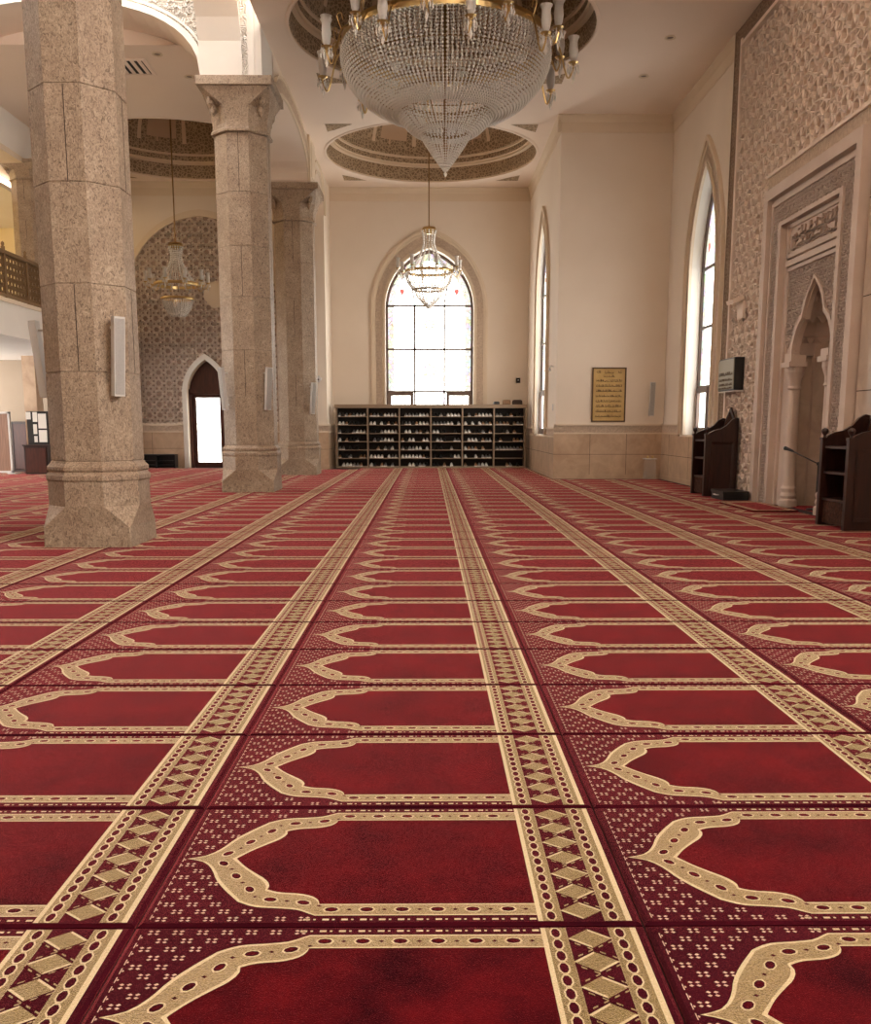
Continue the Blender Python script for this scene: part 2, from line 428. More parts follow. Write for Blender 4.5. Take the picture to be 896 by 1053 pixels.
# ------------------------------------------------------------------ carpets
MW, MD, X0, Y0, TH = 1.2255, 0.705, -0.706, 2.09, 0.012
def build_carpet_mesh(xmax, mb=None, ox=0.0, oy=0.0, gap=0.003):
    mb = mb or MB()
    w, d = xmax - gap, MD - gap
    e = 0.010
    full = xmax > 1.2
    P = lambda x, y, z: (ox + x, oy + y, z)
    bot = [(gap, gap), (w, gap), (w, d), (gap, d)]
    mid = [(gap, gap), (w, gap), (w, d), (gap, d)]
    top = [(gap + e, gap + e), (w - e, gap + e), (w - e, d - e), (gap + e, d - e)]
    rows = [[P(*p, 0.0005) for p in bot], [P(*p, TH * 0.55) for p in mid], [P(*p, TH) for p in top]]
    for a, b in zip(rows, rows[1:]):
        for i in range(4): mb.poly([a[i], a[(i + 1) % 4], b[(i + 1) % 4], b[i]], M['burg'])
    mb.poly(rows[2], M['burg'])
    C = MD / 2
    def q(pts, z, mt):
        xs = [p[0] for p in pts]
        if max(xs) > w - 0.006:
            if min(xs) > w - 0.02: return
            pts = [(min(p[0], w - 0.006), p[1]) for p in pts]
        mb.poly([P(x, y, TH + z) for x, y in pts], mt)
    z1, z2, z3, z4 = 0.0004, 0.0008, 0.0012, 0.0016
    def smooth(L, k=6):
        r = []; n = len(L)
        for i in range(n - 1):
            p0, p1, p2, p3 = (Vector(L[max(0, i - 1)]), Vector(L[i]), Vector(L[i + 1]), Vector(L[min(n - 1, i + 2)]))
            for j in range(k):
                t = j / k
                r.append(0.5 * ((2 * p1) + (p2 - p0) * t + (2 * p0 - 5 * p1 + 4 * p2 - p3) * t * t + (3 * p1 - p0 - 3 * p2 + p3) * t ** 3))
        return r + [Vector(L[-1])]
    def even(P, m):
        d = [0.0]
        for a, b in zip(P, P[1:]): d.append(d[-1] + (b - a).length)
        r = []; k = 0
        for i in range(m + 1):
            t = d[-1] * i / m
            while k < len(d) - 2 and d[k + 1] < t: k += 1
            f = (t - d[k]) / max(1e-9, d[k + 1] - d[k]); q_ = P[k] + (P[k + 1] - P[k]) * f; r.append((q_.x, q_.y))
        return r
    ia = smooth([(0.172, 0.0), (0.205, 0.048), (0.245, 0.092), (0.270, 0.118), (0.288, 0.150), (0.287, 0.176)]); ib = smooth([(0.287, 0.176), (0.320, 0.191), (0.375, 0.199), (0.410, 0.214), (0.426, 0.234), (0.430, 0.252)])
    oa = smooth([(0.034, 0.0), (0.085, 0.020), (0.118, 0.065), (0.142, 0.122), (0.178, 0.180), (0.222, 0.238)]); ob = smooth([(0.222, 0.238), (0.268, 0.264), (0.330, 0.272), (0.378, 0.280), (0.405, 0.296), (0.425, 0.308)])
    st = [(0.430 + 0.542 * i / 6, 0.252) for i in range(1, 7)]; so = [(0.430 + 0.542 * i / 6, 0.308) for i in range(1, 7)]
    inn = even(ia, 12) + even(ib, 12)[1:] + st; out = even(oa, 12) + even(ob, 12)[1:] + so
    n = len(inn)
    for sg in (1, -1):
        # inner field
        q([(x, C + sg * y) for x, y in inn] + [(0.972, C)], z1, M['field'])
        for i in range(n - 1):
            A0, A1, B0, B1 = inn[i], inn[i + 1], out[i], out[i + 1]
            mix = lambda p, r, t: (p[0] + (r[0] - p[0]) * t, C + sg * (p[1] + (r[1] - p[1]) * t))
            for t0, t1, mt in ((0, 0.09, 'cream'), (0.09, 0.91, 'tan'), (0.91, 1.0, 'cream')):
                q([mix(A0, B0, t0), mix(A1, B1, t0), mix(A1, B1, t1), mix(A0, B0, t1)], z2, M[mt])
        # ovals along the band
        mids = [((a[0] + b[0]) / 2, (a[1] + b[1]) / 2) for a, b in zip(inn, out)]
        acc, nxt = 0.0, 0.05
        for i in range(n - 1):
            a, b = Vector(mids[i]), Vector(mids[i + 1]); L = (b - a).length
            while nxt <= acc + L and L > 0:
                t = (nxt - acc) / L; c = a + (b - a) * t; dr = (b - a).normalized(); nr = Vector((-dr.y, dr.x))
                if c.x < 0.95:
                    for rr, zz, mt in ((1.0, z3, 'cream'), (0.76, z4, 'burg'), (0.40, z4 + .0003, 'field')):
                        q([((c + dr * 0.0225 * rr * cos(k * PI / 4) + nr * 0.0145 * rr * sin(k * PI / 4)).x,
                            C + sg * (c + dr * 0.0225 * rr * cos(k * PI / 4) + nr * 0.0145 * rr * sin(k * PI / 4)).y) for k in range(8)], zz, M[mt])
                    c2 = c + dr * 0.044
                    q([(c2.x - 0.007, C + sg * c2.y), (c2.x, C + sg * (c2.y - 0.005)), (c2.x + 0.007, C + sg * c2.y), (c2.x, C + sg * (c2.y + 0.005))], z3, M['burg'])
                nxt += 0.088
            acc += L
        # dashes between the band and the seam
        x = 0.40
        while x < 0.965:
            y = C + sg * 0.326
            q([(x, y - 0.004), (x + 0.016, y - 0.004), (x + 0.016, y + 0.004), (x, y + 0.004)], z1, M['cream'])
            q([(x + 0.024, y - 0.003), (x + 0.030, y - 0.003), (x + 0.030, y + 0.003), (x + 0.024, y + 0.003)], z1, M['cream'])
            x += 0.046
    # flowers over the spandrels
    outl = [(x, y) for x, y in out]
    def clear(x, dy):
        for (xa, ya), (xb, yb) in zip(outl, outl[1:]):
            if xa <= x <= xb or (xb < xa and xb <= x <= xa):
                t = (x - xa) / (xb - xa) if abs(xb - xa) > 1e-9 else 0
                if dy < ya + (yb - ya) * t + 0.017: return False
        return True
    row = 0
    dy = 0.0125
    ys = [0.030 + 0.0358 * k for k in range(19)]
    for r_, y in enumerate(ys):
        if abs(y - C) > 0.345: continue
        x = 0.053 + (0.029 if r_ % 2 else 0.0)
        while x < 0.415:
            if clear(x, abs(y - C)):
                for ax, ay in ((0.0082, 0.0062), (0.0082, -0.0062), (-0.0082, 0.0062), (-0.0082, -0.0062)):
                    q([(x + ax * .25, y + ay * .9), (x + ax * .9, y + ay * .25), (x + ax * 1.7, y + ay), (x + ax, y + ay * 1.7)], z1, M['petal'])
            x += 0.058
    # dashed line along the left seam
    y = 0.03
    while y < MD - 0.05:
        q([(0.0245, y), (0.0270, y), (0.0270, y + 0.022), (0.0245, y + 0.022)], z1, M['petal'])
        q([(0.0285, y + 0.007), (0.0325, y + 0.009), (0.0325, y + 0.013), (0.0285, y + 0.015)], z1, M['petal'])
        y += 0.034
    # right hand border: stripes, chains and diamonds
    ya, yb = 0.016, MD - 0.016
    def bar(x0, x1, mt, z=z1): q([(x0, ya), (x1, ya), (x1, yb), (x0, yb)], z, M[mt])
    bar(0.972, 0.984, 'cream'); bar(0.984, 1.030, 'olive'); bar(1.136, 1.186, 'olive'); bar(1.186, 1.200, 'cream')
    bar(1.030, 1.033, 'tan'); bar(1.133, 1.136, 'tan')
    for cx in (1.006, 1.158):
        NC = 14; hc = (yb - ya) / NC
        for i in range(NC):
            y = ya + hc * (i + .5)
            for rx, ry, zz, mt in ((0.0140, 0.49, z2, 'cream'), (0.0100, 0.385, z3, 'burg')):
                q([(cx + rx * cos(k * PI / 4 + PI / 8) * 1.05, y + hc * ry * sin(k * PI / 4 + PI / 8) * 1.08) for k in range(8)], zz, M[mt])
        q([(cx - .0165, ya), (cx - .0150, ya), (cx - .0150, yb), (cx - .0165, yb)], z2, M['tan']); q([(cx + .0150, ya), (cx + .0165, ya), (cx + .0165, yb), (cx + .0150, yb)], z2, M['tan'])
    N = 7; h = (yb - ya) / N; xl, xr = 1.031, 1.135; xc = (xl + xr) / 2
    for i in range(N):
        yc = ya + h * (i + 0.5); hh = h * 0.42
        q([(xl, yc), (xc, yc - hh), (xr, yc), (xc, yc + hh)], z2, M['olive'])
        lt = 0.0075
        for a, b in (((xl, yc), (xc, yc + hh)), ((xr, yc), (xc, yc - hh))) if i % 2 else (((xr, yc), (xc, yc + hh)), ((xl, yc), (xc, yc - hh))):
            s_ = 1 if b[1] < yc else -1
            q([a, b, (b[0], b[1] + s_ * lt), (a[0] + (xc - a[0]) * 0.16, a[1] + s_ * lt * 0.25)], z3, M['cream'])
        if i < N - 1:
            # dashed lines crossing between neighbouring diamonds
            y0_, y1_ = yc + h * 0.12, yc + h * 0.88
            for fl_ in (0, 1):
                for k in range(8):
                    t0, t1 = (k + 0.05) / 8, (k + 0.95) / 8
                    f = lambda t: (xl + (xr - xl) * t, y0_ + (y1_ - y0_) * (t if fl_ else 1 - t))
                    a, b = f(t0), f(t1)
                    q([(a[0], a[1] - 0.0028), (b[0], b[1] - 0.0028), (b[0], b[1] + 0.0028), (a[0], a[1] + 0.0028)], z4 + 0.0002 * fl_, M['tan'] if k % 2 else M['burg'])
    return mb

_h = Vector((sin(math.radians(YAW)), cos(math.radians(YAW)), 0)); _r = Vector((cos(math.radians(YAW)), -sin(math.radians(YAW)), 0))
_p = math.radians(PITCH); _f = _h * cos(_p) - Vector((0, 0, sin(_p))); _u = _h * sin(_p) + Vector((0, 0, cos(_p)))
def in_frame(pts, mgn=0):
    for p in pts:
        v = Vector(p) - Vector((0, 0, 1.2)); dd = v.dot(_f)
        if dd < 0.2: continue
        x, y = 448 + 960 * v.dot(_r) / dd, 590 - 960 * v.dot(_u) / dd
        if -mgn < x < 896 + mgn and -mgn < y < 1053 + mgn: return True
    return False
ORD = 'first second third fourth fifth sixth seventh eighth ninth tenth eleventh twelfth thirteenth fourteenth fifteenth sixteenth seventeenth eighteenth nineteenth twentieth'.split()
def ordinal(n):
    if n <= 20: return ORD[n - 1]
    t = {2: 'twenty', 3: 'thirty'}[n // 10]
    return (t + '-' + ORD[n % 10 - 1]) if n % 10 else {20: 'twentieth', 30: 'thirtieth'}[n]
FILE = {-9: 'along the folding screen', -8: 'under the gallery edge', -7: 'left of the low black rack',
        -6: 'ending at low black rack', -5: 'ending at the arched door', -4: 'left of the column row', -3: 'under the stone columns',
        -2: 'ending left of the shoe rack', -1: 'ending at second shoe rack bay', 0: 'ending at third shoe rack bay', 1: 'ending at fifth shoe rack bay',
        2: 'ending at the marble pier corner', 3: 'ending under the brass plaque', 4: 'along the prayer wall'}
cells = []
for k in range(-9, 5):
    for j in range(-2, 37):
        x, y = X0 + MW * k, Y0 + MD * j
        xm = MW
        if k == 4: xm = XR - 0.175 - x
        if y + MD > YP - 0.05 and k >= 3: continue
        if y + MD > YP - 0.05 and k == 2: xm = XP - 0.08 - x
        if y + MD > YB - 0.4 or (k <= -3 and y + MD > YL - 0.06): continue
        if y > 26.5 and k >= -2: continue
        if k in (-3, -2) and y + MD > 26.15: continue
        if k <= -7 and y + MD > 25.35: continue
        if k == -8 and 24.5 < y + MD and y < 25.05: continue
        smp = [(x + MW * a, y + MD * b, 0) for a in (0.02, 0.25, .5, .75, 0.98) for b in (0.02, .5, 0.98)]
        cells.append((k, j, x, y, xm, in_frame(smp)))
vis = sorted([c for c in cells if c[5]], key=lambda c: c[2] ** 2 + c[3] ** 2)
single = set((c[0], c[1]) for c in vis[:300])
protos, count = {}, {}
for c in sorted(cells, key=lambda c: (c[0], c[1])):
    k, j, x, y, xm, v = c
    if (k, j) not in single: continue
    key = round(xm, 3)
    if key not in protos:
        o = build_carpet_mesh(xm).build('prayer_carpet', fix=False); protos[key] = o
    else:
        o = protos[key].copy(); COL.objects.link(o)
    o.location = (x, y, 0)
    count[k] = count.get(k, 0) + 1
    tag(o, 'red prayer mat, %s from the camera in the file %s' % (ordinal(count[k]), FILE[k]), 'prayer mat', 'prayer mats laid edge to edge over the hall floor')
mb = MB()
for c in cells:
    if (c[0], c[1]) not in single and in_frame([(c[2] + MW * a, c[3] + MD * b, 0) for a in (0, .5, 1) for b in (0, 1)], 260):
        build_carpet_mesh(c[4], mb, c[2], c[3])
tag(mb.build('prayer_carpet_expanse', fix=False), 'farthest rows of red and gold prayer mats at the end walls', 'prayer mats', kind='stuff')

# ------------------------------------------------------------------ ceilings and domes
def circle(cx, cy, r, n=72): return [(cx + r * cos(2 * PI * i / n), cy + r * sin(2 * PI * i / n)) for i in range(n)]
D1, D2, D3, RD = (0.25, 17.2), (0.08, 24.55), (-6.1, 24.35), 2.6
flat = lambda u, v, d: (u, v, ZC)
mb = MB()
mb.plate([(XA - 0.02, 14.0), (XR + 0.1, 14.0), (XR + 0.1, YP + 0.05), (XP + 0.05, YP + 0.05), (XP + 0.05, YB + 0.05), (XA - 0.3, YB + 0.05), (XA - 0.3, 18.0), (XA - 0.02, 18.0)], [circle(*D1, RD), circle(*D2, RD)], flat, M['ceil'])
mb.plate([(-9.7, 17.8), (XA - 0.3, 17.8), (XA - 0.3, YL + 0.05), (-9.7, YL + 0.05)], [circle(*D3, RD)], flat, M['ceil'])
mb.plate([(-14, -3), (6.4, -3), (6.4, 14.0), (-14, 14.0)], [], lambda u, v, d: (u, v, 10.2), M['ceil'])  # unseen ceiling over the near hall, added to cut overhead light on the carpet
struct(mb.build('ceiling'))
mb = MB(); mb.poly([(-14, -3, 0), (-14, 18.2, 0), (-14, 18.2, 10.2), (-14, -3, 10.2)], M['wall']); mb.poly([(6.4, 6, 7.8), (6.4, 14, 7.8), (6.4, 14, 10.2), (6.4, 6, 10.2)], M['wall'])  # unseen closing walls, added so daylight comes from the right
mb.poly([(XA, 14.0, ZC), (6.4, 14.0, ZC), (6.4, 14.0, 10.2), (XA, 14.0, 10.2)], M['wall'])
mb.poly([(-14, -3, 0), (6.4, -3, 0), (6.4, -3, 10.2), (-14, -3, 10.2)], M['wall']); mb.poly([(6.4, -3, 0), (6.4, 6, 0), (6.4, 6, 3.2), (6.4, -3, 3.2)], M['wall'])  # unseen back wall and right-hand sill, added to block light
struct(mb.build('wall_hall_unseen'))

def dome(mb, c):
    n = 288
    prof = [(2.60, 0.0), (2.60, 0.03), (2.585, 0.04), (2.585, 0.36), (2.56, 0.37), (2.50, 0.38), (2.50, 0.43), (2.46, 0.44), (2.46, 0.56), (2.42, 0.57), (2.42, 0.61), (2.40, 0.62)]
    cap = []
    for i in range(1, 25):
        a = (PI / 2) * i / 24
        cap.append((2.40 * cos(a) ** 0.9 if i < 24 else 0.02, 0.62 + 1.75 * sin(a)))
    prof += cap
    vs = [(c[0] + r * cos(2 * PI * i / n), c[1] + r * sin(2 * PI * i / n), ZC + z) for r, z in prof for i in range(n)]
    groups = {}
    for j in range(len(prof) - 1):
        for i in range(n):
            zz = (prof[j][1] + prof[j + 1][1]) / 2; rr = (prof[j][0] + prof[j + 1][0]) / 2
            th = (i + 0.5) / n * 14; fr = abs((th % 1) - 0.5) * 2      # 0 at panel centre
            if zz < 0.035 or 0.36 < zz < 0.44 or 0.56 < zz < 0.615: m = 'domeline'
            elif zz < 0.57: m = 'ornament'
            else:
                t = (zz - 0.62) / 1.75
                odd = int(th) % 2
                if t > 0.97: m = 'domeplain'
                elif t > 0.93: m = 'domeline'
                elif odd: m = 'ornament' if (fr < 0.8) else 'domeline' if t > 0.12 else 'ornament'
                else:
                    # plain tongue with a lobed foot
                    foot = 0.16 + 0.07 * fr * fr + (0.05 if fr < 0.15 else 0)
                    m = 'domeplain' if (fr < 0.72 and t > foot) else 'ornament'
            groups.setdefault(m, []).append((j * n + i, j * n + (i + 1) % n, (j + 1) * n + (i + 1) % n, (j + 1) * n + i))
    for m, fs in groups.items(): mb.mesh(vs, fs, M[m])
    # rim moulding standing below the ceiling
    mb.lathe([(2.60, 0.0), (2.60, -0.015), (2.63, -0.02), (2.66, -0.012), (2.66, 0.0)], M['ceil'], (c[0], c[1], ZC), 96)
for i, c in enumerate((D1, D2, D3)):
    mb = MB(); dome(mb, c); struct(mb.build('trim_%d' % (i + 1), smooth=False))
# triangular stencilled corner pieces around the domes
mb = MB()
for (cx, cy) in (D1, D2, D3):
    for sx in (-1, 1):
        for sy in (-1, 1):
            ax, ay = cx + sx * 2.38, cy + sy * 2.42
            z = ZC - 0.006
            mb.poly([(ax, ay, z), (ax - sx * 0.62, ay, z), (ax - sx * 0.18, ay - sy * 0.42, z), (ax, ay - sy * 0.55, z)], M['ornament'])
struct(mb.build('trim_4'))

# ------------------------------------------------------------------ cornices
def cornice(mb, a, b, nrm, mt='trimc'):
    """a,b ends on plan, nrm towards the room"""
    a, b, nrm = Vector(a), Vector(b), Vector(nrm)
    prof = [(0.0, -0.36), (0.015, -0.36), (0.02, -0.32), (0.02, -0.16), (0.035, -0.13), (0.05, -0.08), (0.08, -0.03), (0.08, 0.0)]
    A = [(a.x + nrm.x * d, a.y + nrm.y * d, ZC + z) for d, z in prof]; B = [(b.x + nrm.x * d, b.y + nrm.y * d, ZC + z) for d, z in prof]
    for i in range(len(prof) - 1):
        mb.poly([A[i], B[i], B[i + 1], A[i + 1]], M[mt])
mb = MB()
cornice(mb, (XA, YB), (XP, YB), (0, -1)); cornice(mb, (XP, YB), (XP, YP - 0.08), (-1, 0)); cornice(mb, (XP - 0.08, YP), (XR, YP), (0, -1))
cornice(mb, (XR, YP), (XR, 17.25), (-1, 0)); cornice(mb, (-9.7, YL), (XA, YL), (0, -1))
struct(mb.build('trim_5'))

# ------------------------------------------------------------------ windows
def window(idx, fn, cx, half, z0, zs, za, depth, rows, cols, coloured):
    """frame and panes set back in the reveal; rows = heights of transoms"""
    O = pointed(cx, half, z0, zs, za)
    root = MB()
    # outer frame
    I = pointed(cx, half - 0.07, z0 + 0.07, zs, za - 0.09)
    n = len(O)
    for i in range(n):
        j = (i + 1) % n
        for d0, d1, A, B in ((-depth + 0.05, -depth + 0.05, O, I),):
            root.poly([fn(*O[i], d0), fn(*O[j], d0), fn(*I[j], d0), fn(*I[i], d0)], M['frame'])
        root.poly([fn(*I[i], -depth + 0.05), fn(*I[j], -depth + 0.05), fn(*I[j], -depth), fn(*I[i], -depth)], M['frame'])
    def bar(u0, v0, u1, v1, w=0.055, t=0.05):
        a, b = Vector((u0, v0)), Vector((u1, v1)); d = (b - a).normalized(); nn = Vector((-d.y, d.x)) * w / 2
        P = [a - nn, b - nn, b + nn, a + nn]
        root.prism([(p.x, p.y) for p in P], fn, -depth + 0.002, -depth + t, M['frame'])
    for r in rows: bar(cx - half + 0.03, r, cx + half - 0.03, r)
    for c in cols: bar(cx + c * half, z0 + 0.03, cx + c * half, rows[0])
    # tracery: bars sweep from the mullions outward to the arch
    top = rows[0]
    for c in cols:
        for sgn in ((1, -1) if abs(c) < 0.01 else (1 if c > 0 else -1,)):
            pu, pv = cx + c * half, top
            for k in range(1, 14):
                t = k / 13
                nu = cx + c * half + sgn * half * 0.42 * (t ** 1.7); nv = top + (za - top) * 0.98 * t
                if not inside((nu, nv), O): break
                bar(pu, pv, nu, nv, 0.04); pu, pv = nu, nv
    w = root.build('window_%d' % idx)
    struct(w)
    # lower casement frames
    cb = MB()
    xs = [-1] + list(cols) + [1]
    zl = rows[-1]
    for a, b in zip(xs, xs[1:]):
        if len(xs) == 4 and a == xs[1]: continue
        u0, u1 = cx + a * half + 0.06, cx + b * half - 0.04
        for r in (rect(u0, u1, zl - 0.12, zl - 0.02), rect(u0, u1, z0 + 0.07, z0 + 0.15), rect(u0, u0 + 0.09, z0 + 0.15, zl - 0.12), rect(u1 - 0.09, u1, z0 + 0.15, zl - 0.12)):
            cb.prism(r, fn, -depth + 0.004, -depth + 0.07, M['frame'])
    cb.build('casement', w)
    # panes (one per opening)
    ys = [z0] + sorted(rows)
    for a, b in zip(xs, xs[1:]):
        for c, d in zip(ys, ys[1:]):
            p = MB(); p.poly([fn(u, v, -depth + 0.001) for u, v in rect(cx + a * half, cx + b * half, c, d)], M['pane']); p.build('pane', w)
    p = MB(); arc = [q for q in O if q[1] >= zs - 1e-6]
    arc = [(cx - half, rows[0])] + arc + [(cx + half, rows[0])]
    p.plate(arc, [], lambda u, v, d: fn(u, v, -depth + 0.001), M['panec'] if coloured else M['pane']); p.build('pane', w)
    bd = MB(); bw_ = 0.17
    for sg in (-1, 1):
        a, b = sorted((cx + sg * (half - 0.07), cx + sg * (half - 0.07 - bw_)))
        bd.poly([fn(u, v, -depth + 0.004) for u, v in rect(a, b, rows[-1] + 0.03, rows[0])], M['panes'])
    ar0 = [q for q in pointed(cx, half - 0.07, z0, zs, za - 0.09) if q[1] >= zs - 1e-6]; ar1 = [q for q in pointed(cx, half - 0.07 - bw_, z0, zs, za - 0.09 - bw_ * 1.2) if q[1] >= zs - 1e-6]
    for k in range(len(ar0) - 1): bd.poly([fn(*ar0[k], -depth + .004), fn(*ar0[k + 1], -depth + .004), fn(*ar1[k + 1], -depth + .004), fn(*ar1[k], -depth + .004)], M['panes'])
    mid = (rows[1] + rows[2]) / 2
    for (uc, vc, rr) in [(cx, mid, 0.26), (cx, (rows[0] + rows[1]) / 2 + .1, 0.20)] if len(cols) == 2 else [(cx - half / 2, mid, 0.18), (cx + half / 2, mid, 0.18)]:
        for k in range(8):
            a = k * PI / 4; c0 = (uc + rr * .62 * cos(a), vc + rr * .62 * sin(a)); r2 = rr * .2
            bd.poly([fn(c0[0] + r2 * cos(t) * 1.3, c0[1] + r2 * sin(t), -depth + .004) for t in [i * PI / 4 for i in range(8)]], M['panes'])
    for sg in (-1, 1):
        uc, vc = cx + sg * half * 0.62, rows[0] + 0.42
        bd.poly([fn(uc + a, vc + b, -depth + .005) for a, b in ((0, -.13), (.07, -.02), (.06, .08), (.02, .05), (0, .11), (-.02, .05), (-.06, .08), (-.07, -.02))], M['tulip'])
    bd.build('stained_border', w)
    return O

def arch_trim(mb, fn, cx, half, z0, zs, za, w=0.36, mt='carved'):
    outs = []
    for k in (0.0, 0.05, 0.09, w - 0.12, w - 0.07, w):
        outs.append(pointed(cx, half + k, z0, zs, za + k * 1.35)[0:])
    L = lambda k: outs[k]
    band(mb, L(0), L(1), fn, 0.055, M['trimc'])
    band(mb, L(1), L(2), fn, 0.03, M['trimc'])
    band(mb, L(2), L(3), fn, 0.022, M[mt])
    band(mb, L(3), L(4), fn, 0.035, M['trimc'])
    band(mb, L(4), L(5), fn, 0.07, M['trimc'])

def reveal(mb, O, fn, depth, mt):
    n = len(O)
    for i in range(n):
        j = (i + 1) % n
        mb.poly([fn(*O[i], 0), fn(*O[j], 0), fn(*O[j], -depth), fn(*O[i], -depth)], mt)

# ---- end wall of the nave with its big window
fb = onY(YB)
W1 = dict(cx=0.035, half=1.28, z0=0.95, zs=4.55, za=6.22)
mb = MB()
O = pointed(**W1)
mb.plate(rect(XA - 0.1, XP + 0.1, 0, ZC), [O], fb, M['wall']); reveal(mb, O, fb, 0.35, M['white'])
struct(mb.build('wall_back'))
window(1, fb, **W1, depth=0.33, rows=[4.65, 3.42, 2.20], cols=[-0.34, 0.34], coloured=False)
mb = MB(); arch_trim(mb, fb, **W1, w=0.40); struct(mb.build('trim_6'))

# ---- pier (front face and side with a slim window)
fp, fs_ = onY(YP), onX(XP)
W3 = dict(cx=24.35, half=1.0, z0=0.98, zs=4.4, za=6.15)
mb = MB()
mb.plate(rect(XP, XR + 0.1, 0, ZC), [], fp, M['wall'])
O = pointed(**W3)
mb.plate(rect(YP, YB + 0.1, 0, ZC), [O], fs_, M['wall']); reveal(mb, O, fs_, 0.15, M['white'])
struct(mb.build('wall_pier'))
window(3, fs_, **W3, depth=0.14, rows=[4.5, 3.3, 2.1], cols=[0.0], coloured=False)
mb = MB(); arch_trim(mb, fs_, **W3, w=0.34); struct(mb.build('trim_7'))

# ---- right wall with stained glass window, carved screen and niche opening
fr = onX(XR)
W2 = dict(cx=18.76, half=0.87, z0=1.02, zs=4.2, za=6.12)
NY, NH = 13.30, 0.74              # niche axis and half width
MC, MH, MZ = 13.44, 1.66, 4.75    # mihrab frame centre, half width, top
mb = MB()
O = pointed(**W2)
mb.plate(rect(17.2, YP + 0.1, 0, ZC), [O], fr, M['wall']); reveal(mb, O, fr, 0.26, M['white'])
hole = rect(MC - MH + 0.1, MC + MH - 0.1, 0.0, MZ - 0.1)
mb.plate([(6.0, 0), (MC - MH + .1, 0), (MC - MH + .1, MZ - .1), (MC + MH - .1, MZ - .1), (MC + MH - .1, 0), (17.2, 0), (17.2, ZC), (6.0, ZC)], [], fr, M['latshade'])
wr = struct(mb.build('wall_right'))
window(2, fr, **W2, depth=0.25, rows=[4.3, 3.15, 1.98], cols=[0.0], coloured=True)
mb = MB(); arch_trim(mb, fr, **W2, w=0.40); struct(mb.build('trim_8'))
# carved lattice over the prayer wall
mb = MB()
scr = lambda p: 9.0 < p.x < 16.78 and 0.02 < p.y < ZC - 0.40 and not (MC - MH - 0.16 < p.x < MC + MH + 0.16 and p.y < MZ + 0.30) and not (p.x < MC - MH - 0.16 and p.x > MC - MH - 0.75)
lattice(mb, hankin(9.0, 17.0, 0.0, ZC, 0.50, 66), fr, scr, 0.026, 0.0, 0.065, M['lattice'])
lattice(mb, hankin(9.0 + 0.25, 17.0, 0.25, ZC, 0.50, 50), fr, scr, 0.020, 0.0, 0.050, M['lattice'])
mb.build('carved_lattice', wr)
# brown carved border round the screen
mb = MB()
def frameband(mb, u0, u1, v0, v1, fn, d, mt, d0=0.0): mb.prism(rect(u0, u1, v0, v1), fn, d0, d, mt)
frameband(mb, 16.90, 17.18, 0, ZC, fr, 0.06, M['border']); frameband(mb, 6.0, 16.90, ZC - 0.30, ZC - 0.004, fr, 0.06, M['border'])
frameband(mb, 17.18, 17.23, 0, ZC, fr, 0.07, M['border']); frameband(mb, 16.82, 16.90, 0, ZC - 0.22, fr, 0.08, M['lattice'])
frameband(mb, 6.0, 16.82, ZC - 0.36, ZC - 0.30, fr, 0.10, M['lattice'])
struct(mb.build('trim_9'))
# narrow lattice frieze over the mihrab
mb = MB()
frameband(mb, MC - MH - 0.12, MC + MH + 0.16, MZ + 0.02, MZ + 0.24, fr, 0.05, M['carved'])
frameband(mb, MC - MH - 0.16, MC + MH + 0.20, MZ + 0.24, MZ + 0.28, fr, 0.085, M['lattice'])
frameband(mb, MC - MH - 0.72, MC - MH - 0.06, 0, MZ + 0.24, fr, 0.05, M['stone'])
for z in (1.62, 2.75, 3.9): frameband(mb, MC - MH - 0.72, MC - MH - 0.06, z, z + 0.012, fr, 0.052, M['mortar'])
struct(mb.build('trim_10'))

# ------------------------------------------------------------------ dado
def dado(mb, fn, u0, u1, frieze=True, top=1.02):
    mb.prism(rect(u0, u1, 0.0, 0.10), fn, 0, 0.05, M['marble'])
    mb.prism(rect(u0, u1, 0.10, top), fn, 0, 0.035, M['marble'])
    n = max(1, round((u1 - u0) / 0.95))
    for i in range(1, n): u = u0 + (u1 - u0) * i / n; mb.prism(rect(u - 0.004, u + 0.004, 0.1, top), fn, 0.030, 0.036, M['mortar'])
    mb.prism(rect(u0, u1, 0.555, 0.563), fn, 0.030, 0.036, M['mortar'])
    if frieze:
        mb.prism(rect(u0, u1, top, top + 0.03), fn, 0, 0.055, M['trimc'])
        mb.prism(rect(u0, u1, top + 0.03, top + 0.19), fn, 0, 0.03, M['carved'])
        mb.prism(rect(u0, u1, top + 0.19, top + 0.225), fn, 0, 0.06, M['trimc'])
mb = MB(); dado(mb, fp, XP - 0.05, XR); struct(mb.build('baseboard_pier'))
mb = MB(); dado(mb, fs_, YP, 23.3, top=0.94); dado(mb, fs_, 23.3, 25.4, False, 0.94); dado(mb, fs_, 25.4, YB, top=0.94); struct(mb.build('baseboard_side'))
mb = MB(); dado(mb, fr, 17.24, W2['cx'] - 1.3, False, 0.98); dado(mb, fr, W2['cx'] - 1.3, W2['cx'] + 1.3, False, 0.98); dado(mb, fr, W2['cx'] + 1.3, YP); struct(mb.build('baseboard_right'))

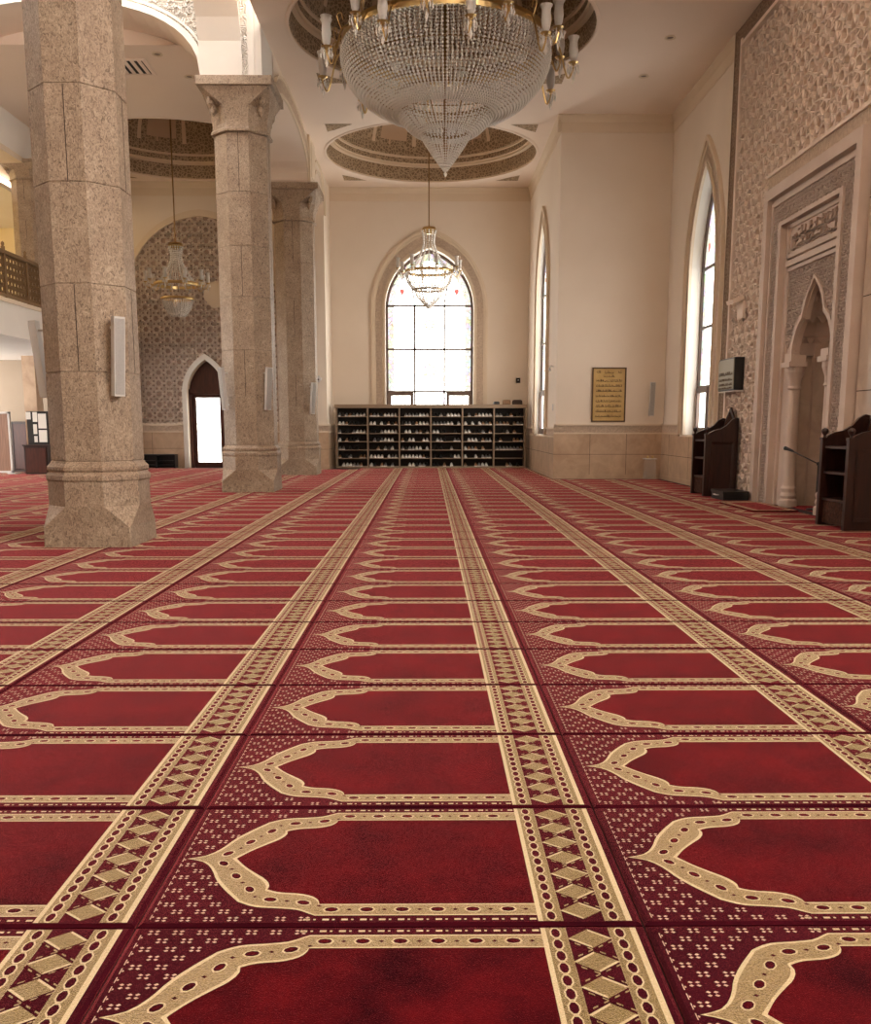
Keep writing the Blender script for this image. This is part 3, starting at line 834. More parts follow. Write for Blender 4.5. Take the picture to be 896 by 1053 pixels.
# ------------------------------------------------------------------ mihrab
mh = thing('mihrab', 'carved stone prayer niche with stepped frame in the patterned right wall', 'prayer niche', (XR, MC, 0))
fm = lambda u, v, d: (XR - d, u, v)
def gate(mb, h0, h1, z0, z1, d, mt, c=MC, bottom=0.0):
    """three-sided band: jambs and head between half widths h0>h1 and heads z0>z1"""
    A = [(c - h0, bottom), (c - h0, z0), (c + h0, z0), (c + h0, bottom)]; B = [(c - h1, bottom), (c - h1, z1), (c + h1, z1), (c + h1, bottom)]
    a0 = [fm(u, v, -0.02) for u, v in A]; a1 = [fm(u, v, d) for u, v in A]; b1 = [fm(u, v, d) for u, v in B]; b0 = [fm(u, v, -0.25) for u, v in B]
    mb.strip(a0, a1, mt); mb.strip(a1, b1, mt); mb.strip(b1, b0, mt)
mb = MB(); gate(mb, 1.66, 1.50, MZ, MZ - 0.16, 0.16, M['mihrab']); gate(mb, 1.50, 1.44, MZ - 0.16, MZ - 0.22, 0.06, M['mihrab']); gate(mb, 1.44, 1.38, MZ - 0.22, MZ - 0.28, 0.11, M['mihrab']); mb.build('outer_frame', mh)
mb = MB(); gate(mb, 1.38, 1.10, MZ - 0.28, MZ - 0.56, 0.07, M['mcarve']); mb.build('carved_band', mh)
mb = MB()
segs = [(Vector((a.y + 0.0, a.x)), Vector((b.y, b.x))) for a, b in hankin(0, 4.75, MC - 1.5, MC + 1.5, 0.14, 62)]
okb = lambda p: (1.11 < abs(p.x - MC) < 1.37 and p.y < MZ - 0.29) or (abs(p.x - MC) < 1.37 and MZ - 0.55 < p.y < MZ - 0.29)
lattice(mb, segs, fm, okb, 0.016, 0.069, 0.092, M['mihrab'], 1); mb.build('band_tracery', mh)
mb = MB(); gate(mb, 1.10, 1.00, MZ - 0.56, MZ - 0.62, 0.12, M['mihrab']); gate(mb, 1.00, 0.93, MZ - 0.62, MZ - 0.66, 0.02, M['mihrab']); mb.build('inner_frame', mh)
# backing with the multi-foil arch opening
def foil(c, s=1.0):
    half = [(0.0, 3.20), (0.075, 3.13), (0.165, 3.03), (0.235, 2.92), (0.285, 2.80), (0.315, 2.70), (0.375, 2.66), (0.45, 2.58), (0.515, 2.47), (0.56, 2.36), (0.58, 2.27)]
    L = [(c - x * s, z) for x, z in reversed(half)]; Rr = [(c + x * s, z) for x, z in half[1:]]
    return [(c - 0.58 * s, 2.22)] + L + Rr + [(c + 0.58 * s, 2.22)]
arch = foil(MC - 0.14, 1.15)
op = [(NY - NH, 0.0), (NY - NH, 2.22)] + arch[0:] + [(NY + NH, 2.22), (NY + NH, 0.0)]
mb = MB()
d_in = -0.02
outer = [(MC - 0.95, 0.0), (NY - NH, 0.0), (NY - NH, 2.22)] + arch + [(NY + NH, 2.22), (NY + NH, 0.0), (MC + 0.95, 0.0), (MC + 0.95, MZ - 0.6), (MC - 0.95, MZ - 0.6)]
mb.plate(outer, [], lambda u, v, d: fm(u, v, d_in), M['mihrab'])
mb.prism(rect(MC - 0.93, MC + 0.93, 3.52, 3.60), fm, d_in, 0.05, M['mihrab'])
opl = outer[1:-3]
mb.strip([fm(u, v, d_in) for u, v in opl], [fm(u, v, d_in - 0.07) for u, v in opl], M['mihrab'])
mb.build('niche_wall', mh)
# carved spandrel panel with its frame
mb = MB()
reg = rect(MC - 0.84, MC + 0.84, 2.36, 3.44)
fo2 = foil(MC - 0.14, 1.32)
oks = lambda p: inside((p.x, p.y), reg) and not inside((p.x, p.y - 0.07), fo2)
lattice(mb, hankin(MC - 0.9, MC + 0.9, 2.2, 3.5, 0.15, 62), fm, oks, 0.018, d_in, d_in + 0.03, M['mihrab'], 2)
for r in (rect(MC - 0.90, MC - 0.85, 2.28, 3.50), rect(MC + 0.85, MC + 0.90, 2.28, 3.50), rect(MC - 0.90, MC + 0.90, 3.45, 3.50)): mb.prism(r, fm, d_in, 0.03, M['mihrab'])
A = [(u, v + 0.02) for u, v in foil(MC - 0.14, 1.16)]; B = [(u, v + 0.06) for u, v in foil(MC - 0.14, 1.30)]
band(mb, A, B, fm, 0.03, M['mihrab'], d_in)
mb.build('spandrel_panel', mh)
# inscription panel with calligraphic relief
def script(mb, fn, u0, u1, v0, v1, d0, d1, mt, rnd, dirn=1, dens=1.0):
    """cursive strokes: tall stems, swept bowls and dots along a base line"""
    h = v1 - v0; u = u0; w = (u1 - u0)
    def stroke(pts, t):
        for a, b in zip(pts, pts[1:]):
            a, b = Vector(a), Vector(b)
            if (b - a).length < 1e-6: continue
            d = (b - a).normalized() * t * 0.3; n = Vector((-d.y, d.x)).normalized() * t / 2
            mb.prism([tuple(a - d - n), tuple(b + d - n), tuple(b + d + n), tuple(a - d + n)], fn, d0, d1, mt, caps=(0, 1))
    T = h * 0.085
    mb.prism(rect(u0, u1 - h * 0.2, v0 + h * 0.17, v0 + h * 0.22), fn, d0, d1, mt, caps=(0, 1))
    while u < u1 - h * 0.25:
        k = rnd.random()
        if k < 0.42:
            x = u + h * 0.06; lean = h * 0.06
            stroke([(x + lean, v0 + h * rnd.uniform(0.8, 0.97)), (x, v0 + h * 0.45), (x - lean * .5, v0 + h * 0.22), (x + h * 0.1, v0 + h * 0.16)], T); u += h * 0.16 / dens
        elif k < 0.75:
            r = h * rnd.uniform(0.13, 0.2); cx, cy = u + r, v0 + h * rnd.uniform(0.2, 0.5)
            stroke([(cx + r * cos(a), cy + r * 0.75 * sin(a)) for a in [PI * (1.0 + i * 0.14) for i in range(9)]], T * 1.1)
            if rnd.random() < .7: stroke([(cx, cy - r * 1.1), (cx + h * .03, cy - r * 1.1 + h * .03)], T)
            u += r * 1.7 / dens
        else:
            y = v0 + h * rnd.uniform(0.55, 0.85); stroke([(u, y), (u + h * 0.16, y + h * 0.05)], T * 0.8)
            stroke([(u, v0 + h * 0.2), (u + h * 0.12, v0 + h * 0.28), (u + h * 0.26, v0 + h * 0.2)], T * 1.2); u += h * 0.25 / dens
mb = MB()
mb.prism(rect(MC - 0.86, MC + 0.86, 3.66, 4.10), fm, d_in, d_in + 0.03, M['mihrab'])
for r in (rect(MC - 0.92, MC + 0.92, 4.06, 4.11), rect(MC - 0.92, MC + 0.92, 3.64, 3.69), rect(MC - 0.92, MC - 0.86, 3.64, 4.11), rect(MC + 0.86, MC + 0.92, 3.64, 4.11)): mb.prism(r, fm, d_in, 0.04, M['mihrab'])
ip = mb.build('inscription_panel', mh)
mb = MB(); rnd = random.Random(3)
flip = lambda u, v, d: fm(2 * MC - u, v, d)
script(mb, flip, MC - 0.78, MC + 0.80, 3.71, 3.90, d_in + 0.028, d_in + 0.055, M['mihrabd'], rnd)
mb.build('relief_lettering', ip); mb = MB()
script(mb, flip, MC - 0.74, MC + 0.78, 3.84, 4.05, d_in + 0.028, d_in + 0.055, M['mihrabd'], rnd)
mb.build('relief_lettering', ip)
# niche: half-octagonal back with stone facets, cornice, muqarnas hood
mb = MB()
dep = 0.80
plan = [(NY - NH, 0.02), (NY - NH, 0.34), (NY - 0.42, dep), (NY + 0.42, dep), (NY + NH, 0.34), (NY + NH, 0.02)]
for i in range(5):
    (ua, da), (ub, db) = plan[i], plan[i + 1]
    mb.poly([fm(ua, 0, -da), fm(ub, 0, -db), fm(ub, 2.22, -db), fm(ua, 2.22, -da)], M['stone'])
for (ua, da) in plan[1:5]:
    mb.obox(fm(ua, 1.1, -da + 0.012), (0.012, 0, 0), (0, 0.012, 0), (0, 0, 1.1), M['mihrabd'])
mb.build('niche_shell', mh)
mb = MB(); mb.poly([fm(NY + (u - NY) * .98, 0.013, -d * .98) for u, d in plan], M['field']); mb.build('niche_carpet', mh)
mb = MB()
c0 = NY
def ringk(k, m=4):
    P = [(c0 + (u - c0) * k, 0.02 + (d - 0.02) * k) for u, d in plan]; r = []
    for a, b in zip(P, P[1:]):
        for i in range(m): t = i / m; r.append((a[0] + (b[0] - a[0]) * t, a[1] + (b[1] - a[1]) * t))
    return r + [P[-1]]
ks = [1.0, 0.86, 0.62, 0.34, 0.03]; zt = [2.22, 2.52, 2.80, 3.05, 3.26]
for i in range(4):
    za, zb = zt[i], zt[i + 1]
    A, B = ringk(ks[i]), ringk(ks[i + 1])
    # concave shell of this tier
    m1 = [((a[0] * .75 + b[0] * .25), (a[1] * .75 + b[1] * .25)) for a, b in zip(A, B)]
    mb.strip([fm(u, za, -d) for u, d in A], [fm(u, za + (zb - za) * .6, -d) for u, d in m1], M['mihrab'])
    mb.strip([fm(u, za + (zb - za) * .6, -d) for u, d in m1], [fm(u, zb, -d) for u, d in B], M['mihrab'])
    # row of pendant teeth along the ledge above
    T = ringk(ks[i + 1] + 0.05, 2)
    for p, q in zip(T, T[1:]):
        if (Vector(p) - Vector(q)).length < 0.02: continue
        mid = ((p[0] + q[0]) / 2, (p[1] + q[1]) / 2)
        mb.poly([fm(p[0], zb + .05, -p[1]), fm(p[0], zb - 0.04, -p[1]), fm(mid[0], zb - 0.15, -mid[1]), fm(q[0], zb - 0.04, -q[1]), fm(q[0], zb + .05, -q[1])], M['mihrab'])
    mb.strip([fm(u, za - 0.03, -d + 0.012) for u, d in A], [fm(u, za + 0.03, -d + 0.012) for u, d in A], M['mihrab'])
# masonry enclosing the niche
e0, e1 = MC - MH + 0.05, MC + MH - 0.05
mb.poly([fm(u, v, -dep - 0.1) for u, v in rect(e0, e1, 0, MZ)], M['mihrabd'])
for u in (e0, e1): mb.poly([fm(u, 0, 0), fm(u, 0, -dep - .1), fm(u, MZ, -dep - .1), fm(u, MZ, 0)], M['mihrabd'])
mb.poly([fm(e0, MZ, 0), fm(e1, MZ, 0), fm(e1, MZ, -dep - .1), fm(e0, MZ, -dep - .1)], M['mihrabd'])
mb.build('muqarnas_hood', mh)
for sgn in (1, -1):
    mb = MB(); cu = NY + sgn * (NH - 0.10)
    cc = fm(cu, 0, -0.03)
    mb.lathe([(0.13, 0.0), (0.13, 0.10), (0.10, 0.13), (0.12, 0.17), (0.10, 0.22), (0.115, 0.28), (0.09, 0.32), (0.085, 0.36), (0.082, 1.72), (0.105, 1.74), (0.085, 1.78), (0.09, 1.86), (0.13, 1.98), (0.13, 2.05)], M['mihrab'], (cc[0], cc[1], 0.0), 16)
    mb.box(cc[0] - 0.15, cc[0] + 0.12, cu - 0.15, cu + 0.15, 2.05, 2.12, M['mihrab']); mb.box(cc[0] - 0.12, cc[0] + 0.1, cu - 0.12, cu + 0.12, 2.12, 2.22, M['mihrab'])
    mb.build('niche_column', mh)

# ------------------------------------------------------------------ columns
def octa(h, z, c=(0, 0)):
    R = h / cos(PI / 8); return [(c[0] + R * cos(PI / 8 + k * PI / 4), c[1] + R * sin(PI / 8 + k * PI / 4), z) for k in range(8)]
def sq8(h, ch, z):
    return [(h, -h + ch, z)[0:3] for _ in ()] or [(h, h - ch, z)[:0] or (h, h - ch, z)] and [(h, -(h - ch), z), (h, h - ch, z), (h - ch, h, z), (-(h - ch), h, z), (-h, h - ch, z), (-h, -(h - ch), z), (-(h - ch), -h, z), (h - ch, -h, z)]
def octo(h, z):
    e = h * math.tan(PI / 8)
    return [(h, -e, z), (h, e, z), (e, h, z), (-e, h, z), (-h, e, z), (-h, -e, z), (-e, -h, z), (e, -h, z)]
def rings(mb, R, mt, cap=True):
    for a, b in zip(R, R[1:]): mb.strip(a, b, mt, True)
    if cap: mb.poly(R[0], mt); mb.poly(R[-1], mt)
HS = 0.455
def make_column(label, loc):
    t = thing('stone_column', label, 'column', loc, 'granite columns of the arcade')
    g = M['granite']
    mb = MB()
    rings(mb, [sq8(0.475, 0.012, 0.0), sq8(0.47, 0.012, 0.20), octo(0.50, 0.40), octo(0.50, 0.64), octo(0.515, 0.66), octo(0.515, 0.70), octo(0.485, 0.735), octo(0.50, 0.755), octo(0.50, 0.785), octo(0.465, 0.82), octo(HS, 0.84)], g)
    mb.build('base', t, local=True)
    mb = MB()
    z = 0.84; hs = [0.86, 0.82, 0.92, 0.86, 0.9, 0.97]
    for i, hgt in enumerate(hs):
        z1 = z + hgt
        rings(mb, [octo(HS - 0.010, z), octo(HS - 0.010, z + 0.004), octo(HS, z + 0.008), octo(HS, z1 - 0.006), octo(HS - 0.010, z1)], g, False)
        # vertical joint on alternate faces
        for f in ((6, 0) if i % 2 else (7, 1)):
            A = octo(HS, 0); p, q = Vector(A[f]), Vector(A[(f + 1) % 8]); m = p + (q - p) * 0.52; d = (q - p).normalized(); n = Vector((d.y, -d.x, 0))
            if f in (6, 0): mb.obox((m.x, m.y, (z + z1) / 2), d * 0.0045, n * 0.0025, (0, 0, (z1 - z) / 2 - 0.006), M['mortar'])
        z = z1
    mb.build('shaft', t, local=True)
    mb = MB()
    z = 6.17
    rings(mb, [octo(HS, z), octo(HS + 0.045, z + 0.015), octo(HS + 0.05, z + 0.05), octo(HS + 0.02, z + 0.085), octo(HS + 0.015, z + 0.15), octo(HS + 0.03, z + 0.27), octo(HS + 0.07, z + 0.42)], g, False)
    # broached bell from octagon out to the square abacus
    zb = z + 0.42
    B = octo(HS + 0.07, zb); T = sq8(0.60, 0.02, z + 0.70)
    mb.strip(B, T, g, True)
    for sx in (-1, 1):
        for sy in (-1, 1):
            for (k, zz, r) in ((0.45, zb - 0.02, 0.05), (0.49, zb + 0.11, 0.06)):
                mb.lathe([(0.0, -0.16), (r, -0.08), (r * 1.1, 0.0), (r * .7, 0.05), (0.0, 0.06)], g, (sx * k * 0.92, sy * k * 0.92, zz), 8)
    mb.poly(T, g)
    rings(mb, [sq8(0.60, 0.02, z + 0.70), sq8(0.645, 0.006, z + 0.71), sq8(0.645, 0.006, z + 0.85)], g)
    mb.build('capital', t, local=True)
    return t
col1 = make_column('nearest speckled granite column, its base square on the carpet left of the aisle', (-3.37, 9.62, TH + 0.003))
col1.scale = (0.91, 0.91, 1)
COLS = [(-3.28, 17.5, 'second granite column from the camera, with the whole carved capital in view'), (-3.2, 23.4, 'farthest granite column, just left of the shoe rack'), (-8.97, 22.2, 'granite column standing on the gallery behind the bronze railing')]
for x, y, lb in COLS:
    c = copy_tree(col1); c.location = (x, y, TH + 0.003); c['label'] = lb
    c.scale = (1, 1, 1)
    if y > 23: c.scale = (1, 1, 0.962)
    if x < -8: c.location.z = 3.722; c.scale = (0.8, 0.8, 0.465)

# ------------------------------------------------------------------ arcade walls
def superarch(u0, u1, zs, rise, e=2.5, n=24):
    """flattened arch from (u0,zs) to (u1,zs)"""
    c, h = (u0 + u1) / 2, (u1 - u0) / 2; r = []
    for i in range(n + 1):
        t = -1 + 2 * i / n; t = math.copysign(1 - (1 - abs(t)) ** 1.6, t)
        r.append((c + h * t, zs + rise * max(0, 1 - abs(t) ** e) ** (1 / e)))
    return r
AW0, AW1 = -3.80, XA
CAPZ, CAPZ2 = 7.036, 6.77
mb = MB()
# impost block over the second column, white
BY0, BY1 = 16.92, 18.08
mb.box(-3.85, XA - 0.01, BY0, BY1, CAPZ, 9.6, M['white'])
mb.box(XA - 0.10, XA - 0.002, BY0 - 0.03, BY0 + 0.09, CAPZ, 9.6, M['white']); mb.box(XA - 0.20, XA - 0.13, BY0 - 0.018, BY0 + 0.02, CAPZ, 9.6, M['white'])
mb.box(XA - 0.34, XA - 0.24, BY0 - 0.012, BY0 + 0.02, CAPZ, 9.6, M['carvedw'])
# arch from the second column toward the first
A = superarch(10.2, BY0, CAPZ, 2.1, 2.3)
ow = [(u, v) for u, v in A]
for x in (-3.85, -3.16):
    mb.plate([(10.2, 9.6)] + ow + [(BY0, 9.6)], [], lambda u, v, d, x=x: (x, u, v), M['carvedw'])
mb.strip([(-3.85, u, v) for u, v in A], [(-3.16, u, v) for u, v in A], M['white'])
band(mb, A, [(u - 0.0 if 0 else u, v + 0.10) for u, v in A], lambda u, v, d: (-3.16 + d, u, v), 0.03, M['white'])
mb.box(-3.85, XA, 9.1, 10.2, 7.1, 9.6, M['white'])
struct(mb.build('wall_arcade_near'))
# arch running left from the second column
mb = MB()
LA = superarch(-8.5, -3.85, CAPZ, 1.18, 2.3)
fl = onY(BY0 + 0.05)
mb.strip([fl(u, v, 0) for u, v in LA], [fl(u, 9.6, 0) for u, v in LA], M['carvedw']); mb.poly([fl(-9.8, CAPZ, 0), fl(-8.5, CAPZ, 0), fl(-8.5, 9.6, 0), fl(-9.8, 9.6, 0)], M['carvedw'])
mb.strip([fl(u, v, 0) for u, v in LA], [fl(u, v, -1.05) for u, v in LA], M['ceil'])
c_ = (-8.5 - 3.85) / 2
def grow(L, k): return [(c_ + (u - c_) * (1 - k * 0.0) + (0 if 0 else 0), v + k) for u, v in L]
def offset(L, k):
    r = []
    for i, (u, v) in enumerate(L):
        a = Vector(L[max(0, i - 1)]); b = Vector(L[min(len(L) - 1, i + 1)]); d = (b - a).normalized(); r.append((u - d.y * k, v + d.x * k))
    return r
band(mb, LA, offset(LA, 0.10), fl, 0.05, M['white']); band(mb, offset(LA, 0.13), offset(LA, 0.17), fl, 0.03, M['white'])
reg = [(u, v) for u, v in offset(LA, 0.22)] + [(-3.9, 9.55), (-9.7, 9.55)]
okl = lambda p: inside((p.x, p.y), reg)
for (cx_, cz_) in [(-4.45 - 0.62 * a, 8.62 + 0.62 * b) for a in range(9) for b in range(2)]:
    for r_ in (0.28, 0.20):
        pts = [(cx_ + r_ * cos(2 * PI * k / 24), cz_ + r_ * sin(2 * PI * k / 24)) for k in range(25)]
        for p_, q_ in zip(pts, pts[1:]): lattice(mb, [(Vector(p_), Vector(q_))], fl, okl, 0.03, 0.0, 0.035, M['white'], 1)
    for k in range(8):
        a_ = k * PI / 4; lattice(mb, [(Vector((cx_, cz_)), Vector((cx_ + .2 * cos(a_), cz_ + .2 * sin(a_))))], fl, okl, 0.035, 0.0, 0.03, M['white'], 1)
lattice(mb, hankin(-8.8, -3.8, 7.0, 9.6, 0.31, 60), fl, okl, 0.022, 0.0, 0.022, M['white'], 2)
# ceiling edge behind it
mb.poly([(-9.7, 17.97, ZC), (AW1, 17.97, ZC), (AW1, 17.97, 8.4), (-9.7, 17.97, 8.4)], M['ceil'])
struct(mb.build('wall_arcade_left'))
# arch between second and third column and on to the end wall
mb = MB()
C3a, C3b = 22.85, 23.95
A2 = [(u, max(v, CAPZ + 0.01) if u < BY1 + 0.8 else v) for u, v in superarch(BY1 + 0.09, C3a, CAPZ2 + 0.02, 0.70, 2.4)]
A3 = superarch(C3b, YB - 1.6, CAPZ2 - 0.0, 0.72, 2.2)
for x in (AW0, XA):
    fx = lambda u, v, d, x=x: (x + d, u, v)
    wm = M['wall'] if x == XA else M['ceil']
    for L in (A2, A3): mb.strip([fx(u, v, 0) for u, v in L], [fx(u, ZC + 0.05, 0) for u, v in L], wm)
    for a, b, z in ((BY1, BY1 + 0.09, CAPZ + .01), (C3a, C3b, CAPZ2), (YB - 1.6, YB, 0)): mb.poly([fx(u, v, 0) for u, v in rect(a, b, z, ZC + 0.05)], wm)
mb.strip([(AW0, u, v) for u, v in A2], [(XA, u, v) for u, v in A2], M['ceil'])
mb.strip([(AW0, u, v) for u, v in A3], [(XA, u, v) for u, v in A3], M['ceil'])
mb.poly([(AW0, C3a, CAPZ2), (XA, C3a, CAPZ2), (XA, C3b, CAPZ2), (AW0, C3b, CAPZ2)], M['wall'])
mb.poly([(AW0, YB - 1.6, 0), (XA, YB - 1.6, 0), (XA, YB - 1.6, CAPZ2), (AW0, YB - 1.6, CAPZ2)], M['wall'])
fx = lambda u, v, d: (XA + d, u, v)
clampo = lambda L, k: [(max(u, BY1 + 0.085), min(v, ZC - .01)) for u, v in offset(L, k)]
A2c = [(u, v) for u, v in A2 if v > CAPZ + 0.02 or u > 20]
band(mb, A2c, clampo(A2c, 0.06), fx, 0.04, M['trimc']); band(mb, clampo(A2c, 0.06), clampo(A2c, 0.30), fx, 0.02, M['carved']); band(mb, clampo(A2c, 0.30), clampo(A2c, 0.35), fx, 0.05, M['trimc'])
band(mb, A3, offset(A3, 0.06), fx, 0.04, M['trimc']); band(mb, offset(A3, 0.24), offset(A3, 0.29), fx, 0.04, M['trimc'])
mb.prism(rect(C3a + 0.05, C3b - 0.05, CAPZ2 + 0.01, ZC), fx, 0, 0.06, M['trimc']); mb.prism(rect(C3a + 0.30, C3b - 0.30, CAPZ2 + 0.2, ZC - 0.1), fx, 0.06, 0.075, M['trimc'])
struct(mb.build('wall_arcade'))
mb = MB()
dado(mb, onY(YB - 1.6), AW0, XA)
mb2 = lambda u, v, d: (XA + d, u, v)
dado(mb, mb2, YB - 1.64, YB)
struct(mb.build('baseboard_respond'))

# ------------------------------------------------------------------ left bay: end wall, blind arch, door
fL = onY(YL)
BA = dict(cx=-6.36, half=2.08, z0=1.27, zs=4.75, za=6.95)
DO = dict(cx=-6.35, half=0.55, z0=0.0, zs=2.1, za=3.05)
mb = MB()
B0, D0 = pointed(**BA), pointed(**DO)
outer = rect(-14, AW0 + 0.02, 0, ZC)
# blind arch is a shallow recess; the door goes right through
ring = [(-14, 0), (DO['cx'] - DO['half'], 0), (DO['cx'] - DO['half'], 1.27), (BA['cx'] - BA['half'], 1.27)] + B0[1:-1] + [(BA['cx'] + BA['half'], 1.27), (DO['cx'] + DO['half'], 1.27), (DO['cx'] + DO['half'], 0), (AW0 + .02, 0), (AW0 + .02, ZC), (-14, ZC)]
mb.plate(ring, [], fL, M['wall'])
rec = [(BA['cx'] - BA['half'], 1.27), (DO['cx'] - DO['half'], 1.27)] + D0[1:-1] + [(DO['cx'] + DO['half'], 1.27), (BA['cx'] + BA['half'], 1.27)] + list(reversed(B0[1:-1]))
mb.plate(rec, [], lambda u, v, d: fL(u, v, -0.06), M['latshade'])
reveal(mb, B0, lambda u, v, d: fL(u, v, d * 0.06 / 0.06), 0.06, M['trimc'])
mb.strip([fL(u, v, 0) for u, v in D0], [fL(u, v, -0.4) for u, v in D0], M['trimc'])
wl = struct(mb.build('wall_left'))
mb = MB()
DG = pointed(DO['cx'], DO['half'] + 0.17, 0, DO['zs'], DO['za'] + 0.2)
okp = lambda p: inside((p.x, p.y), B0) and not inside((p.x, p.y), DG)
lattice(mb, hankin(-8.6, -4.1, 1.2, 7.0, 0.30, 64), lambda u, v, d: fL(u, v, d - 0.06), okp, 0.038, 0.0, 0.05, M['lattice'], 2)
mb.prism([(-5.95 + 0.36 * cos(i * PI / 12), 4.85 + 0.36 * sin(i * PI / 12)) for i in range(24)], fL, -0.058, 0.0, M['trimc'])
mb.build('carved_lattice', wl)
mb = MB()
def bn(p, k0, k1, d, mt): band(mb, pointed(p['cx'], p['half'] + k0, p['z0'], p['zs'], p['za'] + k0 * 1.3), pointed(p['cx'], p['half'] + k1, p['z0'], p['zs'], p['za'] + k1 * 1.3), fL, d, mt)
bn(BA, 0.0, 0.07, 0.05, M['trimc']); bn(BA, 0.07, 0.14, 0.02, M['trimc'])
bn(DO, 0.0, 0.13, 0.06, M['white'])
struct(mb.build('trim_11'))
mb = MB()
dado(mb, fL, -9.75, DO['cx'] - DO['half'] - 0.14); dado(mb, fL, DO['cx'] + DO['half'] + 0.14, AW0)
struct(mb.build('baseboard_left'))
# door: dark wooden lunette, leaf with frosted pane
fd = onY(YL + 0.3)
mb = MB()
mb.plate(D0, [], fd, M['woodd'])
for r in (rect(-6.90, -6.80, 0, 2.14), rect(-5.90, -5.80, 0, 2.14), rect(-6.90, -5.80, 2.10, 2.24)): mb.prism(r, fd, 0, 0.12, M['woodd'])
dr = struct(mb.build('door_1'))
mb = MB()
for r in (rect(-6.78, -6.70, 0.02, 2.08), rect(-6.02, -5.92, 0.02, 2.08), rect(-6.70, -6.02, 0.02, 0.16), rect(-6.70, -6.02, 2.0, 2.08)): mb.prism(r, fd, 0.03, 0.09, M['woodd'])
lf = mb.build('door_leaf', dr)
p = MB(); p.poly([fd(u, v, 0.05) for u, v in rect(-6.70, -6.02, 0.16, 2.0)], M['doorglass']); p.build('pane', dr)
p = MB(); p.tube([fd(-6.05, 0.95, 0.13), fd(-6.05, 1.2, 0.13)], 0.012, M['gold']); p.box(-6.06, -6.04, YL + 0.16, YL + 0.22, 0.97, 1.0, M['gold']); p.build('door_handle', dr)

# ------------------------------------------------------------------ gallery at far left
XG = -8.42
mb = MB()
for a, b, c in ((9.0, YL, -14),):
    mb.box(c, XG, a, b, 2.98, 3.72, M['white'])  # slab carried forward out of view to darken the space beneath
mb.box(XG, XG + 0.05, 9.0, YL, 2.98, 3.14, M['white']); mb.box(XG, XG + 0.03, 9.0, YL, 3.64, 3.72, M['trimc'])
struct(mb.build('wall_gallery'))
mb = MB()
mb.poly([(-14, 18.2, 3.73), (-14, YL, 3.73), (-14, YL, 9), (-14, 18.2, 9)], M['lamplit'])
mb.poly([(-14, YL - 0.02, 3.73), (-9.0, YL - 0.02, 3.73), (-9.0, YL - 0.02, 6.9), (-14, YL - 0.02, 6.9)], M['lamplit'])
struct(mb.build('wall_gallery_far'))
mb = MB()
mb.box(-14, -9.8, 9.0, YL, 6.62, 6.72, M['white']); mb.box(-14, -9.0, 17.0, 18.1, 6.95, 9.6, M['white']); mb.box(-9.75, -9.0, 18.1, YL, 7.0, 8.2, M['white'])
mb.box(-9.9, -8.9, 17.4, YL, 6.90, 7.02, M['trimc'])
struct(mb.build('trim_12'))
# gallery railing: posts, rails and pierced panels
rail = thing('balcony_railing', 'bronze pierced railing along the gallery edge at far left', 'railing', (XG, 20, 3.72))
fg = lambda u, v, d: (XG - 0.06 + d, u, v)
mb = MB(); mb.prism(rect(18.4, 26.8, 4.60, 4.67), fg, -0.035, 0.035, M['bronze']); mb.build('top_rail', rail)
mb = MB(); mb.prism(rect(18.4, 26.8, 3.76, 3.81), fg, -0.025, 0.025, M['bronze']); mb.build('bottom_rail', rail)
for i in range(9):
    u = 18.4 + i * 1.05
    mb = MB(); mb.prism(rect(u - 0.03, u + 0.03, 3.722, 4.74), fg, -0.03, 0.03, M['bronze']); mb.lathe([(0.0, 0.1), (0.03, 0.07), (0.035, 0.04), (0.02, 0.0)], M['bronze'], fg(u, 4.74, 0), 8); mb.build('post', rail)
    if i < 8:
        mb = MB(); ok = lambda p, u=u: u + 0.04 < p.x < u + 1.01 and 3.82 < p.y < 4.60
        lattice(mb, hankin(u, u + 1.05, 3.75, 4.65, 0.15, 62), fg, ok, 0.016, -0.008, 0.008, M['bronze'], 1); mb.build('pierced_panel', rail)
# under the gallery
mb = MB()
mb.plate(rect(-14, -9.2, 0, 2.98), [], onY(26.2), M['wallshade'])  # shade of the recess is in this wall's colour
mb.box(-10.45, -10.12, 24.6, 25.0, 0, 2.98, M['marble'])
struct(mb.build('wall_under_gallery'))
d2 = MB(); d2.box(-11.45, -10.92, 26.10, 26.19, 0.02, 1.25, M['woodd']); d2.box(-11.50, -11.45, 26.08, 26.19, 0, 1.3, M['wood']); d2.box(-10.92, -10.87, 26.08, 26.19, 0, 1.3, M['wood']); d2.box(-11.5, -10.87, 26.08, 26.19, 1.25, 1.32, M['wood']); struct(d2.build('alcove_dark_panel'))  # dark panel and frame put in for the dark alcove
scr_ = thing('folding_screen', 'tall wooden slatted screen with white frame under the gallery', 'screen', (-11.0, 23.6, 0))
for i, (a, b) in enumerate(((-11.95, -11.19), (-11.17, -10.40))):
    mb = MB(); mb.box(a + 0.03, b - 0.05, 23.58, 23.62, 0.08, 1.50, M['woodl'])
    pn = mb.build('screen_panel', scr_)
    mb = MB(); mb.box(a, a + 0.03, 23.56, 23.64, 0.04, 1.54, M['grey']); mb.box(b - 0.05, b, 23.56, 23.64, 0.04, 1.54, M['grey']); mb.box(a, b, 23.56, 23.64, 1.50, 1.55, M['grey']); mb.box(a, b, 23.56, 23.64, 0.04, 0.09, M['grey']); mb.build('panel_frame', pn)
    mb = MB(); mb.box(b - 0.10, b + 0.10, 23.45, 23.75, TH + .002, 0.045, M['grey']); mb.build('foot', scr_)
cb = thing('dark_cabinet', 'brown wooden cabinet behind the nearest column', 'cabinet', (-9.75, 23.6, 0))
